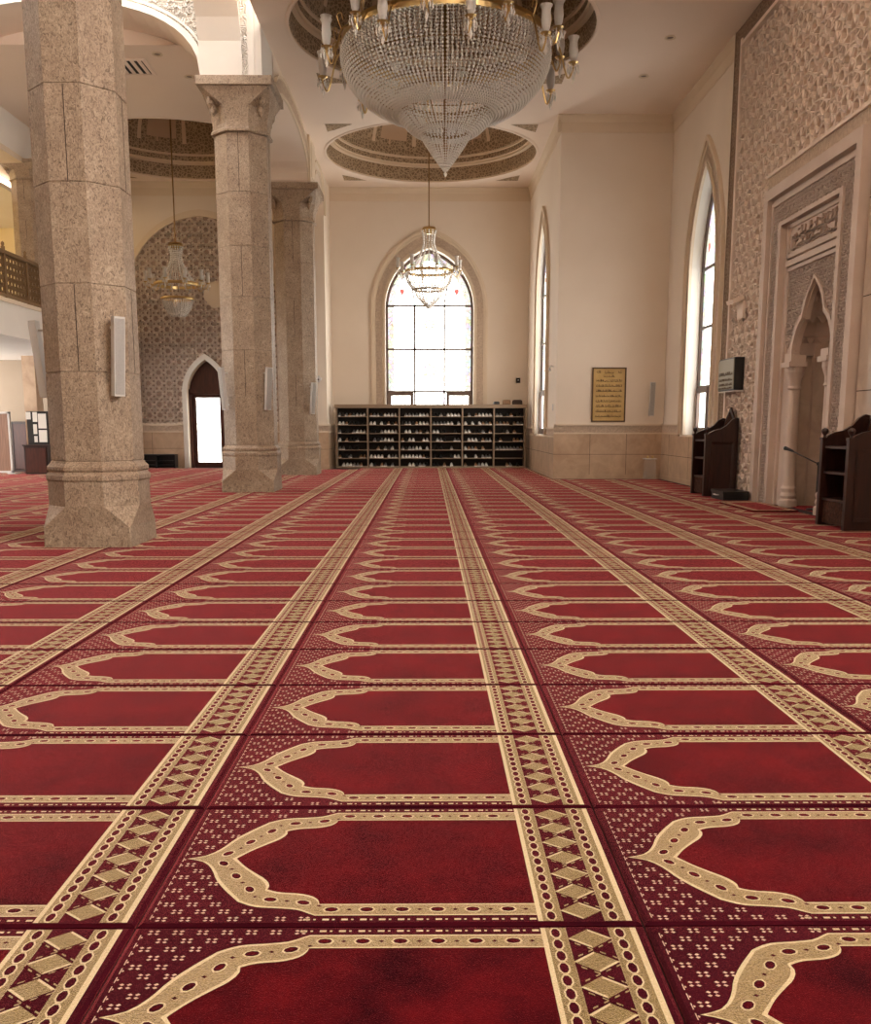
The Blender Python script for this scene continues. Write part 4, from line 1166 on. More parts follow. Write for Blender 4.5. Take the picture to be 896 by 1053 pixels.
mb = MB(); mb.box(-10.02, -9.45, 23.4, 23.8, TH + .003, 0.70, M['wood']); mb.box(-10.05, -9.42, 23.37, 23.83, 0.70, 0.74, M['wood']); mb.build('body', cb)
mb = MB(); mb.box(-9.98, -9.49, 23.385, 23.398, 0.06, 0.66, M['woodd']); mb.build('door', cb)
nb = thing('notice_board', 'glazed board with white paper sheets over the brown cabinet', 'notice board', (-9.75, 23.6, 0.74))
mb = MB(); mb.box(-9.98, -9.40, 23.58, 23.62, 0.742, 1.56, M['dark']); mb.build('board', nb)
for (a, b, c, d) in ((-10.0, -9.88, 1.36, 1.54), (-9.83, -9.72, 1.30, 1.54), (-9.83, -9.74, 1.0, 1.24), (-9.70, -9.50, 0.80, 1.10), (-9.70, -9.50, 1.14, 1.50), (-9.82, -9.74, 0.80, 0.95)):
    mb = MB(); mb.box(a, b, 23.572, 23.579, c, d, M['white']); mb.build('paper_sheet', nb)
rk = thing('low_black_rack', 'low black slatted rack against the wall left of the arched door', 'rack', (-7.75, YL - 0.2, 0))
mb = MB(); mb.box(-8.3, -7.22, YL - 0.38, YL - 0.06, 0.36, 0.40, M['black']); mb.box(-8.3, -7.22, YL - 0.08, YL - 0.06, TH + .002, 0.36, M['black'])
mb.build('top', rk)
for x in (-8.3, -7.78, -7.26): mb = MB(); mb.box(x, x + 0.04, YL - 0.38, YL - 0.08, TH + .002, 0.36, M['black']); mb.build('upright', rk)
for z in (0.08, 0.2): mb = MB(); mb.box(-8.26, -7.26, YL - 0.36, YL - 0.085, z, z + 0.02, M['black']); mb.build('shelf', rk)

# ------------------------------------------------------------------ shoe rack and shoes
RX0, RX1, RY0, RY1, RZ = -2.62, 2.76, 26.75, 27.15, 1.80
rack = thing('shoe_rack', 'wide beige shoe rack with six bays of shelves under the big window', 'shoe rack', (0, 26.95, 0))
mb = MB(); mb.box(RX0 - 0.03, RX1 + 0.03, RY0 - 0.03, RY1, RZ - 0.10, RZ, M['rackm']); mb.build('top', rack)
mb = MB(); mb.box(RX0, RX1, RY1 - 0.02, RY1, TH + .002, RZ - 0.10, M['rackb']); mb.build('back_panel', rack)
mb = MB(); mb.box(RX0, RX1, RY0, RY1 - 0.02, TH + .002, 0.06, M['rackm']); mb.build('plinth', rack)
bw = (RX1 - RX0) / 6; sh = (RZ - 0.10 - 0.06) / 7
for i in range(7):
    x = RX0 + bw * i; x = min(max(x, RX0 + 0.018), RX1 - 0.018)
    mb = MB(); mb.box(x - 0.018, x + 0.018, RY0, RY1 - 0.02, 0.06, RZ - 0.10, M['rackm']); mb.build('divider', rack)
for i in range(6):
    for k in range(1, 7):
        z = 0.06 + sh * k
        mb = MB(); mb.box(RX0 + bw * i + 0.018 + (0.018 if i == 0 else 0), RX0 + bw * (i + 1) - 0.018, RY0 + 0.005, RY1 - 0.02, z - 0.018, z, M['rackm']); mb.build('shelf', rack)
SC = {'white': mat('white_leather', (236, 232, 226), 0.5), 'grey': mat('grey_mesh', (128, 124, 120), 0.7), 'black': mat('black_leather', (30, 27, 26), 0.4), 'tan': mat('tan_suede', (150, 112, 78), 0.7)}
def make_shoe(kind):
    c = SC[kind]; mb = MB()
    # stations from heel (y=0.27) to toe (y=0)
    st = [(0.27, 0.026, 0.085), (0.25, 0.033, 0.10), (0.19, 0.034, 0.095), (0.14, 0.036, 0.078), (0.09, 0.043, 0.062), (0.05, 0.044, 0.050), (0.02, 0.034, 0.040), (0.0, 0.014, 0.026)]
    R = []
    for y, w, h in st:
        R.append([(w * cos(a), y, max(0.016, 0.016 + (h - 0.016) * sin(a) ** 0.7)) for a in [PI * i / 8 for i in range(9)]])
    for a, b in zip(R, R[1:]): mb.strip(a, b, c)
    mb.poly(R[0], c); mb.poly(R[-1], c)
    so = [(w * 1.05, y) for y, w, h in st] + [(-w * 1.05, y) for y, w, h in reversed(st)]
    mb.prism(so, lambda u, v, d: (u, v, d), 0.0, 0.018, SC['white'] if kind != 'black' else SC['black'])
    o = mb.build('shoe', smooth=False); return o
sp = {k: None for k in SC}
rnd = random.Random(11)
SHELF = ['top', 'second', 'third', 'fourth', 'fifth', 'sixth', 'lowest']
BAY = ['first', 'second', 'third', 'fourth', 'fifth', 'sixth']
# how busy each compartment looks, read off the photograph row by row (top shelf first), and its brightest shoes
BUSY = ["665644", "556545", "455341", "344353", "225136", "356330", "434231"]
WHITE = ["343440", "233330", "342220", "134130", "013010", "056220", "312120"]
for r in range(7):
    for b in range(6):
        n, nw = int(BUSY[r][b]) + 1, int(WHITE[r][b])
        if n <= 1 and nw == 0: continue
        xs = RX0 + bw * b + 0.09; step = (bw - 0.195) / 7
        slots = sorted(rnd.sample(range(8), min(n + 1, 8)))
        z = 0.06 + sh * (6 - r)
        kinds = ['white'] * nw + [rnd.choice(['grey', 'black', 'black', 'tan', 'grey']) for _ in range(max(0, len(slots) - nw))]
        kinds = kinds[:len(slots)]
        if rnd.random() < 0.5: kinds.reverse()
        for i, (s_, kd) in enumerate(zip(slots, kinds)):
            if sp[kd] is None: sp[kd] = o = make_shoe(kd)
            else: o = sp[kd].copy(); COL.objects.link(o)
            o.location = (xs + step * s_, RY0 + 0.03 + rnd.uniform(0, 0.03), z + 0.002 + (0.0 if r < 6 else 0.0))
            o.rotation_euler = (0, 0, 0.0)
            tag(o, '%s shoe, %s from the left on the %s shelf of the %s rack bay' % (kd, ordinal(i + 1), SHELF[r], BAY[b]), 'shoe', 'shoes on the rack')
# things lying on top of the rack
def softbag(name, label, cat, x, w, h, m, rx=0.0):
    mb = MB(); d = 0.11
    R = []
    for t, k in ((0.0, 0.92), (0.15, 1.0), (0.7, 0.97), (0.92, 0.85), (1.0, 0.6)):
        R.append([(x + (w / 2) * k * math.copysign(abs(cos(a)) ** 0.5, cos(a)), 26.9 + d * k * math.copysign(abs(sin(a)) ** 0.5, sin(a)), RZ + 0.001 + h * t) for a in [2 * PI * i / 16 for i in range(16)]])
    for a, b in zip(R, R[1:]): mb.strip(a, b, m, True)
    mb.poly(R[0], m); mb.poly(R[-1], m)
    tag(mb.build(name), label, cat)
softbag('black_pouch', 'small flat black pouch on top of the shoe rack', 'pouch', 1.93, 0.18, 0.08, M['black'])
softbag('folded_cloth', 'tan folded cloth bundle on the rack top between two dark bundles', 'cloth', 2.22, 0.24, 0.13, mat('tan_cloth', (140, 110, 84), .9))
softbag('brown_bag', 'dark brown soft bag at the right end of the rack top', 'bag', 2.52, 0.30, 0.13, mat('brown_bag_cloth', (60, 44, 36), .8))

# ------------------------------------------------------------------ column loudspeakers
def speaker(label, p, ang, tilt=0.10, first=[None]):
    """p = mounting point on the column face, ang = facing direction on plan"""
    if first[0] is None:
        t = thing('column_loudspeaker', label, 'loudspeaker', (0, 0, 0), 'slim column loudspeakers')
        def at(y, z): return (0, 0)
        mb = MB()
        ux, uy = Vector((0.055, 0, 0)), None
        tz = Vector((0, -sin(tilt), cos(tilt))); tn = Vector((0, -cos(tilt), -sin(tilt)))
        c = Vector((0, -0.115, 0))
        mb.obox(c, ux, tn * 0.035, tz * 0.375, M['grey']); mb.build('body', t, local=True)
        mb = MB(); mb.obox(c + tn * 0.037, Vector((0.045, 0, 0)), tn * 0.003, tz * 0.355, M['grille'])
        for k in range(-5, 6): mb.obox(c + tn * 0.041 + Vector((k * 0.008, 0, 0)), (0.0012, 0, 0), tn * 0.002, tz * 0.35, M['grey'])
        mb.build('grille', t, local=True)
        for s in (-1, 1):
            mb = MB(); z = s * 0.28
            mb.box(-0.015, 0.015, -0.115 - sin(tilt) * z + 0.0, -0.002, z - 0.012, z + 0.012, M['grey']); mb.build('mount_bracket', t, local=True)
        first[0] = t
    else: t = copy_tree(first[0])
    t.location = p; t.rotation_euler = (0, 0, ang); t['label'] = label
    return t
def on_col(c, dirx, diry, z, off=0.004):
    n = Vector((dirx, diry, 0)).normalized(); hs = HS * (0.91 if c[1] < 12 else 1); return (c[0] + n.x * (hs + off), c[1] + n.y * (hs + off), z), math.atan2(n.y, n.x) + PI / 2
for lb, c, dx, dy in (('white loudspeaker on the right face of the nearest column', (-3.37, 9.62), 1, -1), ('white loudspeaker leaning out on the left side of the nearest column', (-3.37, 9.62), -1, -0.0),
                      ('pale loudspeaker on the left side of the second column', (-3.28, 17.5), -1, -1), ('pale loudspeaker on the right face of the second column', (-3.28, 17.5), 1, -1),
                      ('small-looking loudspeaker on the farthest column near the shoe rack', (-3.2, 23.4), 1, -1)):
    p, a = on_col(c, dx, dy, 1.86); speaker(lb, p, a)
speaker('grey loudspeaker in the pier corner right of the brass plaque', (5.05, YP - 0.004, 1.80), 0.0)

# ------------------------------------------------------------------ brass plaque on the pier
pq = thing('brass_plaque', 'brass plaque of engraved Arabic verses in thin dark frame on the pier', 'plaque', (4.08, YP, 1.9))
mb = MB(); mb.box(3.72, 4.45, YP - 0.03, YP - 0.002, 1.31, 2.48, M['plaque']); mb.build('plate', pq)
mb = MB()
for r in (rect(3.70, 4.47, 1.29, 1.32), rect(3.70, 4.47, 2.47, 2.50), rect(3.70, 3.73, 1.32, 2.47), rect(4.44, 4.47, 1.32, 2.47)): mb.prism(r, fp, 0.002, 0.045, M['ink'])
mb.build('frame', pq)
mb = MB(); rnd = random.Random(5)
fq = lambda u, v, d: (8.17 - u, YP - 0.03 - d, v)
script(mb, fq, 3.98, 4.20, 2.36, 2.44, 0, 0.002, M['ink'], rnd); script(mb, fq, 3.80, 3.90, 2.37, 2.44, 0, 0.002, M['ink'], rnd); script(mb, fq, 4.28, 4.38, 2.37, 2.44, 0, 0.002, M['ink'], rnd)
script(mb, fq, 3.96, 4.22, 2.28, 2.34, 0, 0.002, M['ink'], rnd)
for i in range(8):
    z = 2.20 - i * 0.113; script(mb, fq, 3.79, 4.39, z - 0.02, z + 0.045, 0, 0.002, M['ink'], rnd, 1, 1.3)
mb.build('engraved_text', pq)

# ------------------------------------------------------------------ signs and small wall fittings
sg = thing('prayer_time_board', 'grey-green board with dark text rows on the lattice wall', 'sign board', (XR - 0.1, 16.4, 2.05))
mb = MB(); mb.box(XR - 0.22, XR - 0.062, 15.93, 16.78, 1.80, 2.34, M['black']); mb.build('casing', sg)
mb = MB(); mb.box(XR - 0.235, XR - 0.221, 15.95, 16.76, 1.82, 2.32, M['signf']); mb.build('face', sg)
mb = MB(); rnd = random.Random(9)
fsg = lambda u, v, d: (XR - 0.235 - d, 32.71 - u, v)
for z, h in ((2.08, .07), (1.98, .05), (1.90, .05), (1.84, .04)): script(mb, fsg, 16.0, 16.72, z - h / 2, z + h / 2, 0, 0.003, M['ink'], rnd, 1, 1.2)
mb.build('text_row', sg)
mb = MB(); mb.box(XR - 0.20, XR - 0.062, 15.9, 16.8, 1.775, 1.795, M['white']); mb.build('mount_bracket', sg)
pj = thing('wall_floodlight', 'small beige floodlight housing above the grey-green board', 'floodlight', (XR - 0.1, 16.2, 3.2))
mb = MB(); mb.obox((XR - 0.20, 16.15, 3.28), (0.09, 0, 0.03), (0, 0.17, 0), (-0.01, 0, 0.03), M['lattice']); mb.build('head', pj)
mb = MB(); mb.box(XR - 0.11, XR - 0.062, 16.0, 16.3, 2.98, 3.26, M['lattice']); mb.build('housing', pj)
cc = thing('security_camera', 'small white dome camera on the wall strip left of the rack', 'camera', (-3.05, YB - 1.6, 2.45))
mb = MB(); mb.box(-3.12, -2.98, YB - 1.65, YB - 1.605, 2.38, 2.56, M['grey']); mb.build('base', cc)
mb = MB(); mb.lathe([(0.0, -0.09), (0.05, -0.075), (0.085, -0.03), (0.09, 0.02), (0.0, 0.03)], M['grey'], (-3.0, YB - 1.75, 2.48), 14); mb.build('dome', cc)
mb = MB(); mb.lathe([(0.0, -0.035), (0.03, -0.02), (0.0, 0.02)], M['black'], (-3.0, YB - 1.84, 2.46), 10); mb.build('lens', cc)
sn = thing('mounted_sensor', 'tiny dark sensor box on the end wall right of the window', 'sensor', (2.62, YB, 2.5))
mb = MB(); mb.box(2.56, 2.68, YB - 0.08, YB - 0.003, 2.44, 2.58, M['dark']); mb.build('box', sn)
mb = MB(); mb.lathe([(0, 0.0), (0.02, 0.01), (0.02, 0.03), (0, .035)], M['grey'], (2.62, YB - 0.09, 2.5), 8); mb.build('lens', sn)
hk = thing('mounted_camera', 'small camera on a bracket at the pier side by the slim window', 'camera', (XP, 22.1, 2.5))
mb = MB(); mb.tube([(XP - 0.004, 22.0, 2.55), (XP - 0.07, 22.0, 2.57), (XP - 0.10, 21.95, 2.52)], 0.012, M['grey']); mb.build('bracket', hk)
mb = MB(); mb.tube([(XP - 0.10, 22.05, 2.50), (XP - 0.11, 21.86, 2.46)], 0.03, M['grey'], 10); mb.build('body', hk)
sw = tag(MB().box(XP - 0.02, XP - 0.003, 21.95, 22.05, 1.55, 1.70, M['grey']).build('light_switch'), 'small switch plate low on the pier side beside the slim window', 'switch')
# acrylic stand in the corner
ac = thing('acrylic_stand', 'clear acrylic box stand in the marble corner by the pier', 'stand', (4.98, 21.1, 0))
mb = MB(); mb.box(4.87, 5.10, 21.0, 21.25, TH + .004, 0.46, M['acry']); mb.build('box', ac)
mb = MB(); mb.box(4.85, 5.12, 20.98, 21.27, 0.462, 0.48, M['grey']); mb.build('lid', ac)
for x in (4.93, 5.04): mb = MB(); mb.lathe([(0.0, 0.06), (0.02, 0.05), (0.025, 0.02), (0.015, 0.0)], M['gold'], (x, 21.1, 0.482), 10); mb.build('knob', ac)

# ------------------------------------------------------------------ lecterns (chair-like pulpits of carved walnut)
def lectern(label, loc):
    """local frame: front opening faces -x, sides face -y and +y; x 0..0.55, y -0.36..0.36"""
    t = thing('wooden_pulpit', label, 'pulpit', loc)
    W, D, H = 0.36, 0.52, 1.02
    prof = [(0.0, 0.0), (D, 0.0), (D, 1.30), (D - 0.05, 1.31), (D - 0.12, 1.27), (D - 0.20, 1.18), (D - 0.30, 1.12), (D - 0.40, 1.10), (0.03, 1.06), (0.0, 1.02)]
    for s in (-1, 1):
        y0, y1 = (s * W - 0.02, s * W + 0.02)
        mb = MB(); f = lambda u, v, d: (u, d, v)
        mb.prism(prof, f, y0, y1, M['wood'])
        mb.prism([(x * 0.99 + 0.002, z + 0.012) for x, z in prof[2:]] + [(x * 0.99 + 0.002, z - 0.03) for x, z in reversed(prof[2:])], f, s * W - 0.03, s * W + 0.03, M['wood'])
        for r in (rect(0.06, 0.47, 0.10, 0.90),):
            A = [(0.06, 0.1), (0.46, 0.1), (0.46, 0.92), (0.06, 0.92)]; B = [(0.10, 0.14), (0.42, 0.14), (0.42, 0.88), (0.10, 0.88)]
            yy = s * (W + 0.021)
            for i in range(4):
                j = (i + 1) % 4
                mb.mesh([(A[i][0], yy, A[i][1]), (A[j][0], yy, A[j][1]), (B[j][0], yy, B[j][1]), (B[i][0], yy, B[i][1]), (A[i][0], yy + s * .012, A[i][1]), (A[j][0], yy + s * .012, A[j][1]), (B[j][0], yy + s * .004, B[j][1]), (B[i][0], yy + s * .004, B[i][1])], [(4, 5, 6, 7), (0, 1, 5, 4), (2, 3, 7, 6)], M['wood'])
        mb.build('side_panel', t, local=True)
        mb = MB(); mb.box(-0.035, 0.035, s * W - 0.035, s * W + 0.035, 0.0, 1.02, M['wood']); mb.box(-0.042, 0.042, s * W - 0.042, s * W + 0.042, 1.02, 1.05, M['wood'])
        po = mb.build('post', t, local=True)
        mb = MB(); mb.lathe([(0.02, 0.0), (0.015, 0.02), (0.035, 0.05), (0.042, 0.075), (0.035, 0.10), (0.0, 0.118)], M['wood'], (0, s * W, 1.05), 12); mb.build('finial', po, local=True)
    mb = MB(); mb.box(D - 0.03, D, -W + 0.02, W - 0.02, 0.0, 1.05, M['wood']); mb.build('back_panel', t, local=True)
    # onion shaped carved crest on the back
    cr = [(-0.33, 1.05), (-0.31, 1.18), (-0.23, 1.30), (-0.12, 1.39), (0.0, 1.50), (0.12, 1.39), (0.23, 1.30), (0.31, 1.18), (0.33, 1.05)]
    mb = MB(); mb.prism(cr, lambda u, v, d: (d, u, v), D - 0.035, D + 0.0, M['wood']); mb.prism([(u * 0.8, 1.06 + (v - 1.05) * 0.8) for u, v in cr], lambda u, v, d: (d, u, v), D - 0.05, D - 0.034, M['woodc']); mb.build('crest', t, local=True)
    for z in (0.30, 0.62, 0.92):
        mb = MB(); mb.box(0.0, D - 0.03, -W + 0.02, W - 0.02, z, z + 0.03, M['wood']); mb.build('shelf', t, local=True)
    mb = MB(); mb.box(0.012, 0.03, -W + 0.035, W - 0.035, 0.03, 0.30, M['woodc']); mb.build('front_panel', t, local=True)
    return t
l1 = lectern('dark wooden pulpit with onion crest below the stained glass window', (4.72, 16.30, TH + 0.003))
l2 = copy_tree(l1); l2.location = (4.78, 10.98, TH + 0.003); l2['label'] = 'dark wooden pulpit at the right edge, nearest the camera'
# shoe tray, rug, microphone
bt = thing('black_case', 'flat black case on the carpet between pulpit and niche', 'case', (5.0, 15.3, 0))
mb = MB(); mb.box(4.74, 5.14, 14.98, 15.62, TH + .003, 0.12, M['black']); mb.build('body', bt)
mb = MB(); mb.box(4.73, 5.15, 14.97, 15.63, 0.121, 0.16, M['black']); mb.build('lid', bt)
mb = MB(); mb.tube([(4.735, 15.2, 0.09), (4.70, 15.22, 0.09), (4.70, 15.38, 0.09), (4.735, 15.4, 0.09)], 0.01, M['grey']); mb.build('handle', bt)
mb = MB()
ra, rb, rc, rd = 4.52, 5.16, 12.95, 14.45
mb.box(ra, rb, rc, rd, TH + .004, TH + .022, M['field'])
for a, b, m in ((0.02, 0.05, 'tan'), (0.08, 0.10, 'cream')):
    for r in ((ra + a, ra + b, rc + a, rd - a), (rb - b, rb - a, rc + a, rd - a), (ra + b, rb - b, rc + a, rc + b), (ra + b, rb - b, rd - b, rd - a)): mb.box(*r, TH + .0222, TH + .0232, M[m])
tag(mb.build('imam_rug', fix=False), 'extra red rug with tan border lying in front of the niche', 'rug')
bx, by = 5.52, 13.25
ms = thing('microphone_stand', 'black boom microphone stand in front of the niche', 'microphone stand', (bx, by, 0))
mb = MB(); mb.lathe([(0.0, 0.0), (0.13, 0.0), (0.13, 0.015), (0.03, 0.03), (0.0, 0.03)], M['black'], (bx, by, 0.016), 20); mb.build('base', ms)
mb = MB(); mb.tube([(bx, by, 0.04), (bx, by, 0.68)], 0.012, M['black'], 8); mb.build('pole', ms)
mb = MB(); mb.tube([(bx + 0.09, by - 0.16, 0.60), (bx - 0.24, by + 0.36, 0.84)], 0.010, M['black'], 8); mb.lathe([(0, -.03), (.025, -.02), (.025, .02), (0, .03)], M['black'], (bx, by, 0.67), 10); mb.build('boom', ms)
mb = MB(); mb.tube([(bx - 0.235, by + 0.35, 0.84), (bx - 0.28, by + 0.42, 0.865), (bx - 0.31, by + 0.47, 0.88)], 0.02, M['black'], 10, [0.016, 0.022, 0.03]); mb.lathe([(0, -.03), (.028, -.012), (.028, .014), (0, .03)], M['grey'], (bx - 0.315, by + 0.48, 0.882), 10); mb.build('microphone', ms)

# ------------------------------------------------------------------ ceiling fittings
for x, y, lb in ((4.2, 17.4, 'ceiling downlight nearest the prayer wall screen'), (4.15, 19.2, 'ceiling downlight nearer the pier'), (-4.6, 19.3, 'left bay downlight near the second capital'), (-4.9, 18.2, 'left bay downlight near the white arch')):
    t = thing('ceiling_downlight', lb, 'ceiling light', (x, y, ZC), 'recessed downlights')
    mb = MB(); mb.lathe([(0.05, -0.001), (0.09, -0.001), (0.10, -0.012), (0.07, -0.016), (0.055, -0.004), (0.05, -0.001)], M['trimc'], (x, y, ZC), 18); mb.build('trim_ring', t)
    mb = MB(); mb.lathe([(0.0, -0.003), (0.055, -0.003)], M['lamp'], (x, y, ZC), 18); mb.build('lens', t)
av = thing('air_vent', 'slatted air vent in the left bay ceiling beside the nearest column', 'vent', (-5.5, 18.8, ZC))
mb = MB()
for r in ((-5.85, -5.20, 18.4, 18.46), (-5.85, -5.20, 19.14, 19.20), (-5.85, -5.79, 18.46, 19.14), (-5.26, -5.20, 18.46, 19.14)): mb.box(*r, ZC - 0.025, ZC - 0.002, M['ceil'])
mb.build('frame', av)
mb = MB(); mb.box(-5.79, -5.26, 18.46, 19.14, ZC - 0.006, ZC - 0.002, M['dark']); mb.build('backing', av)
for i in range(4):
    x = -5.73 + i * 0.135; mb = MB(); mb.obox((x, 18.8, ZC - 0.016), (0.03, 0, 0.008), (0, 0.33, 0), (0.0, 0, 0.003), M['ceil']); mb.build('slat', av)

# ------------------------------------------------------------------ chandeliers
def resample(prof, step):
    P = [Vector(p) for p in prof]; out = [P[0]]; need = step
    for a, b in zip(P, P[1:]):
        L = (b - a).length; pos = 0.0
        while L - pos >= need:
            pos += need; out.append(a + (b - a) * (pos / L)); need = step
        need -= (L - pos)
    return out
def strand(mb, prof, th, c, r, step):
    for p in resample(prof, step):
        mb.bead((c[0] + p.x * cos(th), c[1] + p.x * sin(th), c[2] + p.y), r, step * 0.56, M['crystal'])
def curve(pts, k=6):
    r = []
    n = len(pts)
    for i in range(n - 1):
        p0, p1, p2, p3 = (Vector(pts[max(0, i - 1)]), Vector(pts[i]), Vector(pts[i + 1]), Vector(pts[min(n - 1, i + 2)]))
        for j in range(k):
            t = j / k
            r.append(0.5 * ((2 * p1) + (p2 - p0) * t + (2 * p0 - 5 * p1 + 4 * p2 - p3) * t * t + (3 * p1 - p0 - 3 * p2 + p3) * t ** 3))
    return r + [Vector(pts[-1])]
def ringband(mb, c, r, z, h, w, mt, n=64): mb.lathe([(r - w, z), (r, z), (r + 0.01, z + h * .5), (r, z + h), (r - w, z + h), (r - w, z)], mt, c, n)
def lamp_arm(t, c, th, r0, z0, r1, z1, sc, lower):
    """scrolled arm with cup, etched shade and drops"""
    u = Vector((cos(th), sin(th), 0)); C = Vector(c)
    P = lambda r, z: C + u * r + Vector((0, 0, z))
    mb = MB(); pts = curve([(r0, z0), (r0 + (r1 - r0) * .35, z0 - 0.12 * sc), (r0 + (r1 - r0) * .75, z1 - 0.20 * sc), (r1, z1 - 0.06 * sc), (r1, z1)], 5)
    mb.tube([P(p.x, p.y) for p in pts], 0.016 * sc, M['gold'], 6)
    sc2 = curve([(r0 + (r1 - r0) * .3, z0 - 0.1 * sc), (r0 + (r1 - r0) * .5, z0 + 0.1 * sc), (r0 + (r1 - r0) * .32, z0 + 0.16 * sc), (r0 + (r1 - r0) * .25, z0 + 0.06 * sc)], 4)
    mb.tube([P(p.x, p.y) for p in sc2], 0.010 * sc, M['gold'], 5)
    arm = mb.build('lamp_arm', t)
    b = P(r1, z1)
    mb = MB(); mb.lathe([(0.0, -0.02 * sc), (0.05 * sc, 0.0), (0.09 * sc, 0.03 * sc), (0.04 * sc, 0.02 * sc), (0.03 * sc, 0.06 * sc), (0.0, 0.06 * sc)], M['gold'], b, 12); mb.build('cup', arm)
    mb = MB(); mb.lathe([(0.035 * sc, 0.04 * sc), (0.065 * sc, 0.10 * sc), (0.08 * sc, 0.22 * sc), (0.07 * sc, 0.34 * sc), (0.075 * sc, 0.38 * sc), (0.10 * sc, 0.43 * sc), (0.094 * sc, 0.43 * sc), (0.068 * sc, 0.38 * sc), (0.063 * sc, 0.33 * sc), (0.03 * sc, 0.06 * sc)], M['shade'], b, 14); mb.build('lamp_shade', arm)
    mb = MB()
    for k in range(6):
        a = k * PI / 3; x, y = b.x + 0.085 * sc * cos(a), b.y + 0.085 * sc * sin(a)
        mb.bead((x, y, b.z - 0.02 * sc), 0.012 * sc, 0.02 * sc, M['crystal']); mb.bead((x, y, b.z - 0.10 * sc), 0.022 * sc, 0.07 * sc, M['crystal'])
    mb.bead((b.x, b.y, b.z - 0.22 * sc), 0.03 * sc, 0.10 * sc, M['crystal'])
    d = mb.build('crystal_drops', arm); d['kind'] = 'stuff'

C1 = (0.30, 17.1, 0.0)
ch = thing('chandelier', 'huge crystal bowl chandelier with brass rim filling the top of the photo', 'chandelier', (C1[0], C1[1], 5.5), 'crystal chandeliers')
RZ1 = 7.56
bowl = curve([(1.74, RZ1), (1.78, RZ1 - 0.16), (1.74, RZ1 - 0.38), (1.61, RZ1 - 0.62), (1.40, RZ1 - 0.84), (1.14, RZ1 - 1.00), (0.96, RZ1 - 1.07), (0.86, RZ1 - 1.08)])
NS = 132
angs = sorted([2 * PI * i / NS for i in range(NS)], key=lambda a: sin(a))
for th in angs[:100]:
    mb = MB(); strand(mb, bowl, th, C1, 0.026, 0.056); mb.build('crystal_strand', ch, fix=False)
mb = MB()
for th in angs[100:]: strand(mb, bowl, th, C1, 0.026, 0.056)
o = mb.build('crystal_curtain', ch, fix=False); o['kind'] = 'stuff'
z2 = RZ1 - 0.82
t2 = curve([(0.86, z2 + 0.02), (0.87, z2 - 0.14), (0.79, z2 - 0.32), (0.62, z2 - 0.50), (0.44, z2 - 0.60)])
mb = MB()
for i in range(72): strand(mb, t2, 2 * PI * i / 72, C1, 0.023, 0.046)
o = mb.build('middle_crystal_tier', ch, fix=False); o['kind'] = 'stuff'
z3 = z2 - 0.52
t3 = curve([(0.43, z3), (0.41, z3 - 0.10), (0.30, z3 - 0.28), (0.14, z3 - 0.50), (0.03, z3 - 0.64)])
mb = MB()
for i in range(36): strand(mb, t3, 2 * PI * i / 36, C1, 0.020, 0.042)
mb.bead((C1[0], C1[1], z3 - 0.70), 0.035, 0.06, M['crystal'])
o = mb.build('lower_crystal_tier', ch, fix=False); o['kind'] = 'stuff'
mb = MB(); ringband(mb, C1, 1.76, RZ1 - 0.02, 0.13, 0.05, M['gold'], 96); mb.build('rim_ring', ch)
mb = MB(); ringband(mb, C1, 0.88, z2, 0.05, 0.03, M['brassd']); mb.build('middle_ring', ch)
mb = MB(); ringband(mb, C1, 0.45, z3, 0.04, 0.03, M['brassd'], 40); mb.build('lower_ring', ch)
mb = MB()
for i in range(16):
    th = 2 * PI * i / 16
    mb.tube([(C1[0] + r * cos(th), C1[1] + r * sin(th), z) for r, z in ((1.70, RZ1 - 0.02), (1.4, RZ1 - 0.62), (0.85, z2), (0.43, z3))], 0.010, M['brassd'], 4)
for r, z in ((1.62, RZ1 - 0.42), (1.2, RZ1 - 0.77)): ringband(mb, C1, r, z, 0.02, 0.02, M['brassd'], 48)
mb.build('inner_cage', ch)
up = curve([(1.55, RZ1 + 0.10), (1.10, RZ1 + 0.50), (0.70, RZ1 + 1.0), (0.45, RZ1 + 1.5)])
mb = MB()
for i in range(96): strand(mb, up, 2 * PI * i / 96, C1, 0.024, 0.050)
o = mb.build('upper_crystal_canopy', ch, fix=False); o['kind'] = 'stuff'
mb = MB(); mb.tube([(C1[0], C1[1], z3 - 0.60), (C1[0], C1[1], ZC + 2.3)], 0.03, M['brassd'], 8); ringband(mb, C1, 0.48, RZ1 + 1.48, 0.08, 0.05, M['gold'], 32); mb.build('stem', ch)
for i in range(20):
    th = 2 * PI * (i + 0.5) / 20
    lamp_arm(ch, C1, th, 1.78, RZ1 + 0.04, 2.16 if i % 2 else 2.02, RZ1 - 0.38 if i % 2 else RZ1 - 0.06, 1.0, i % 2)
    

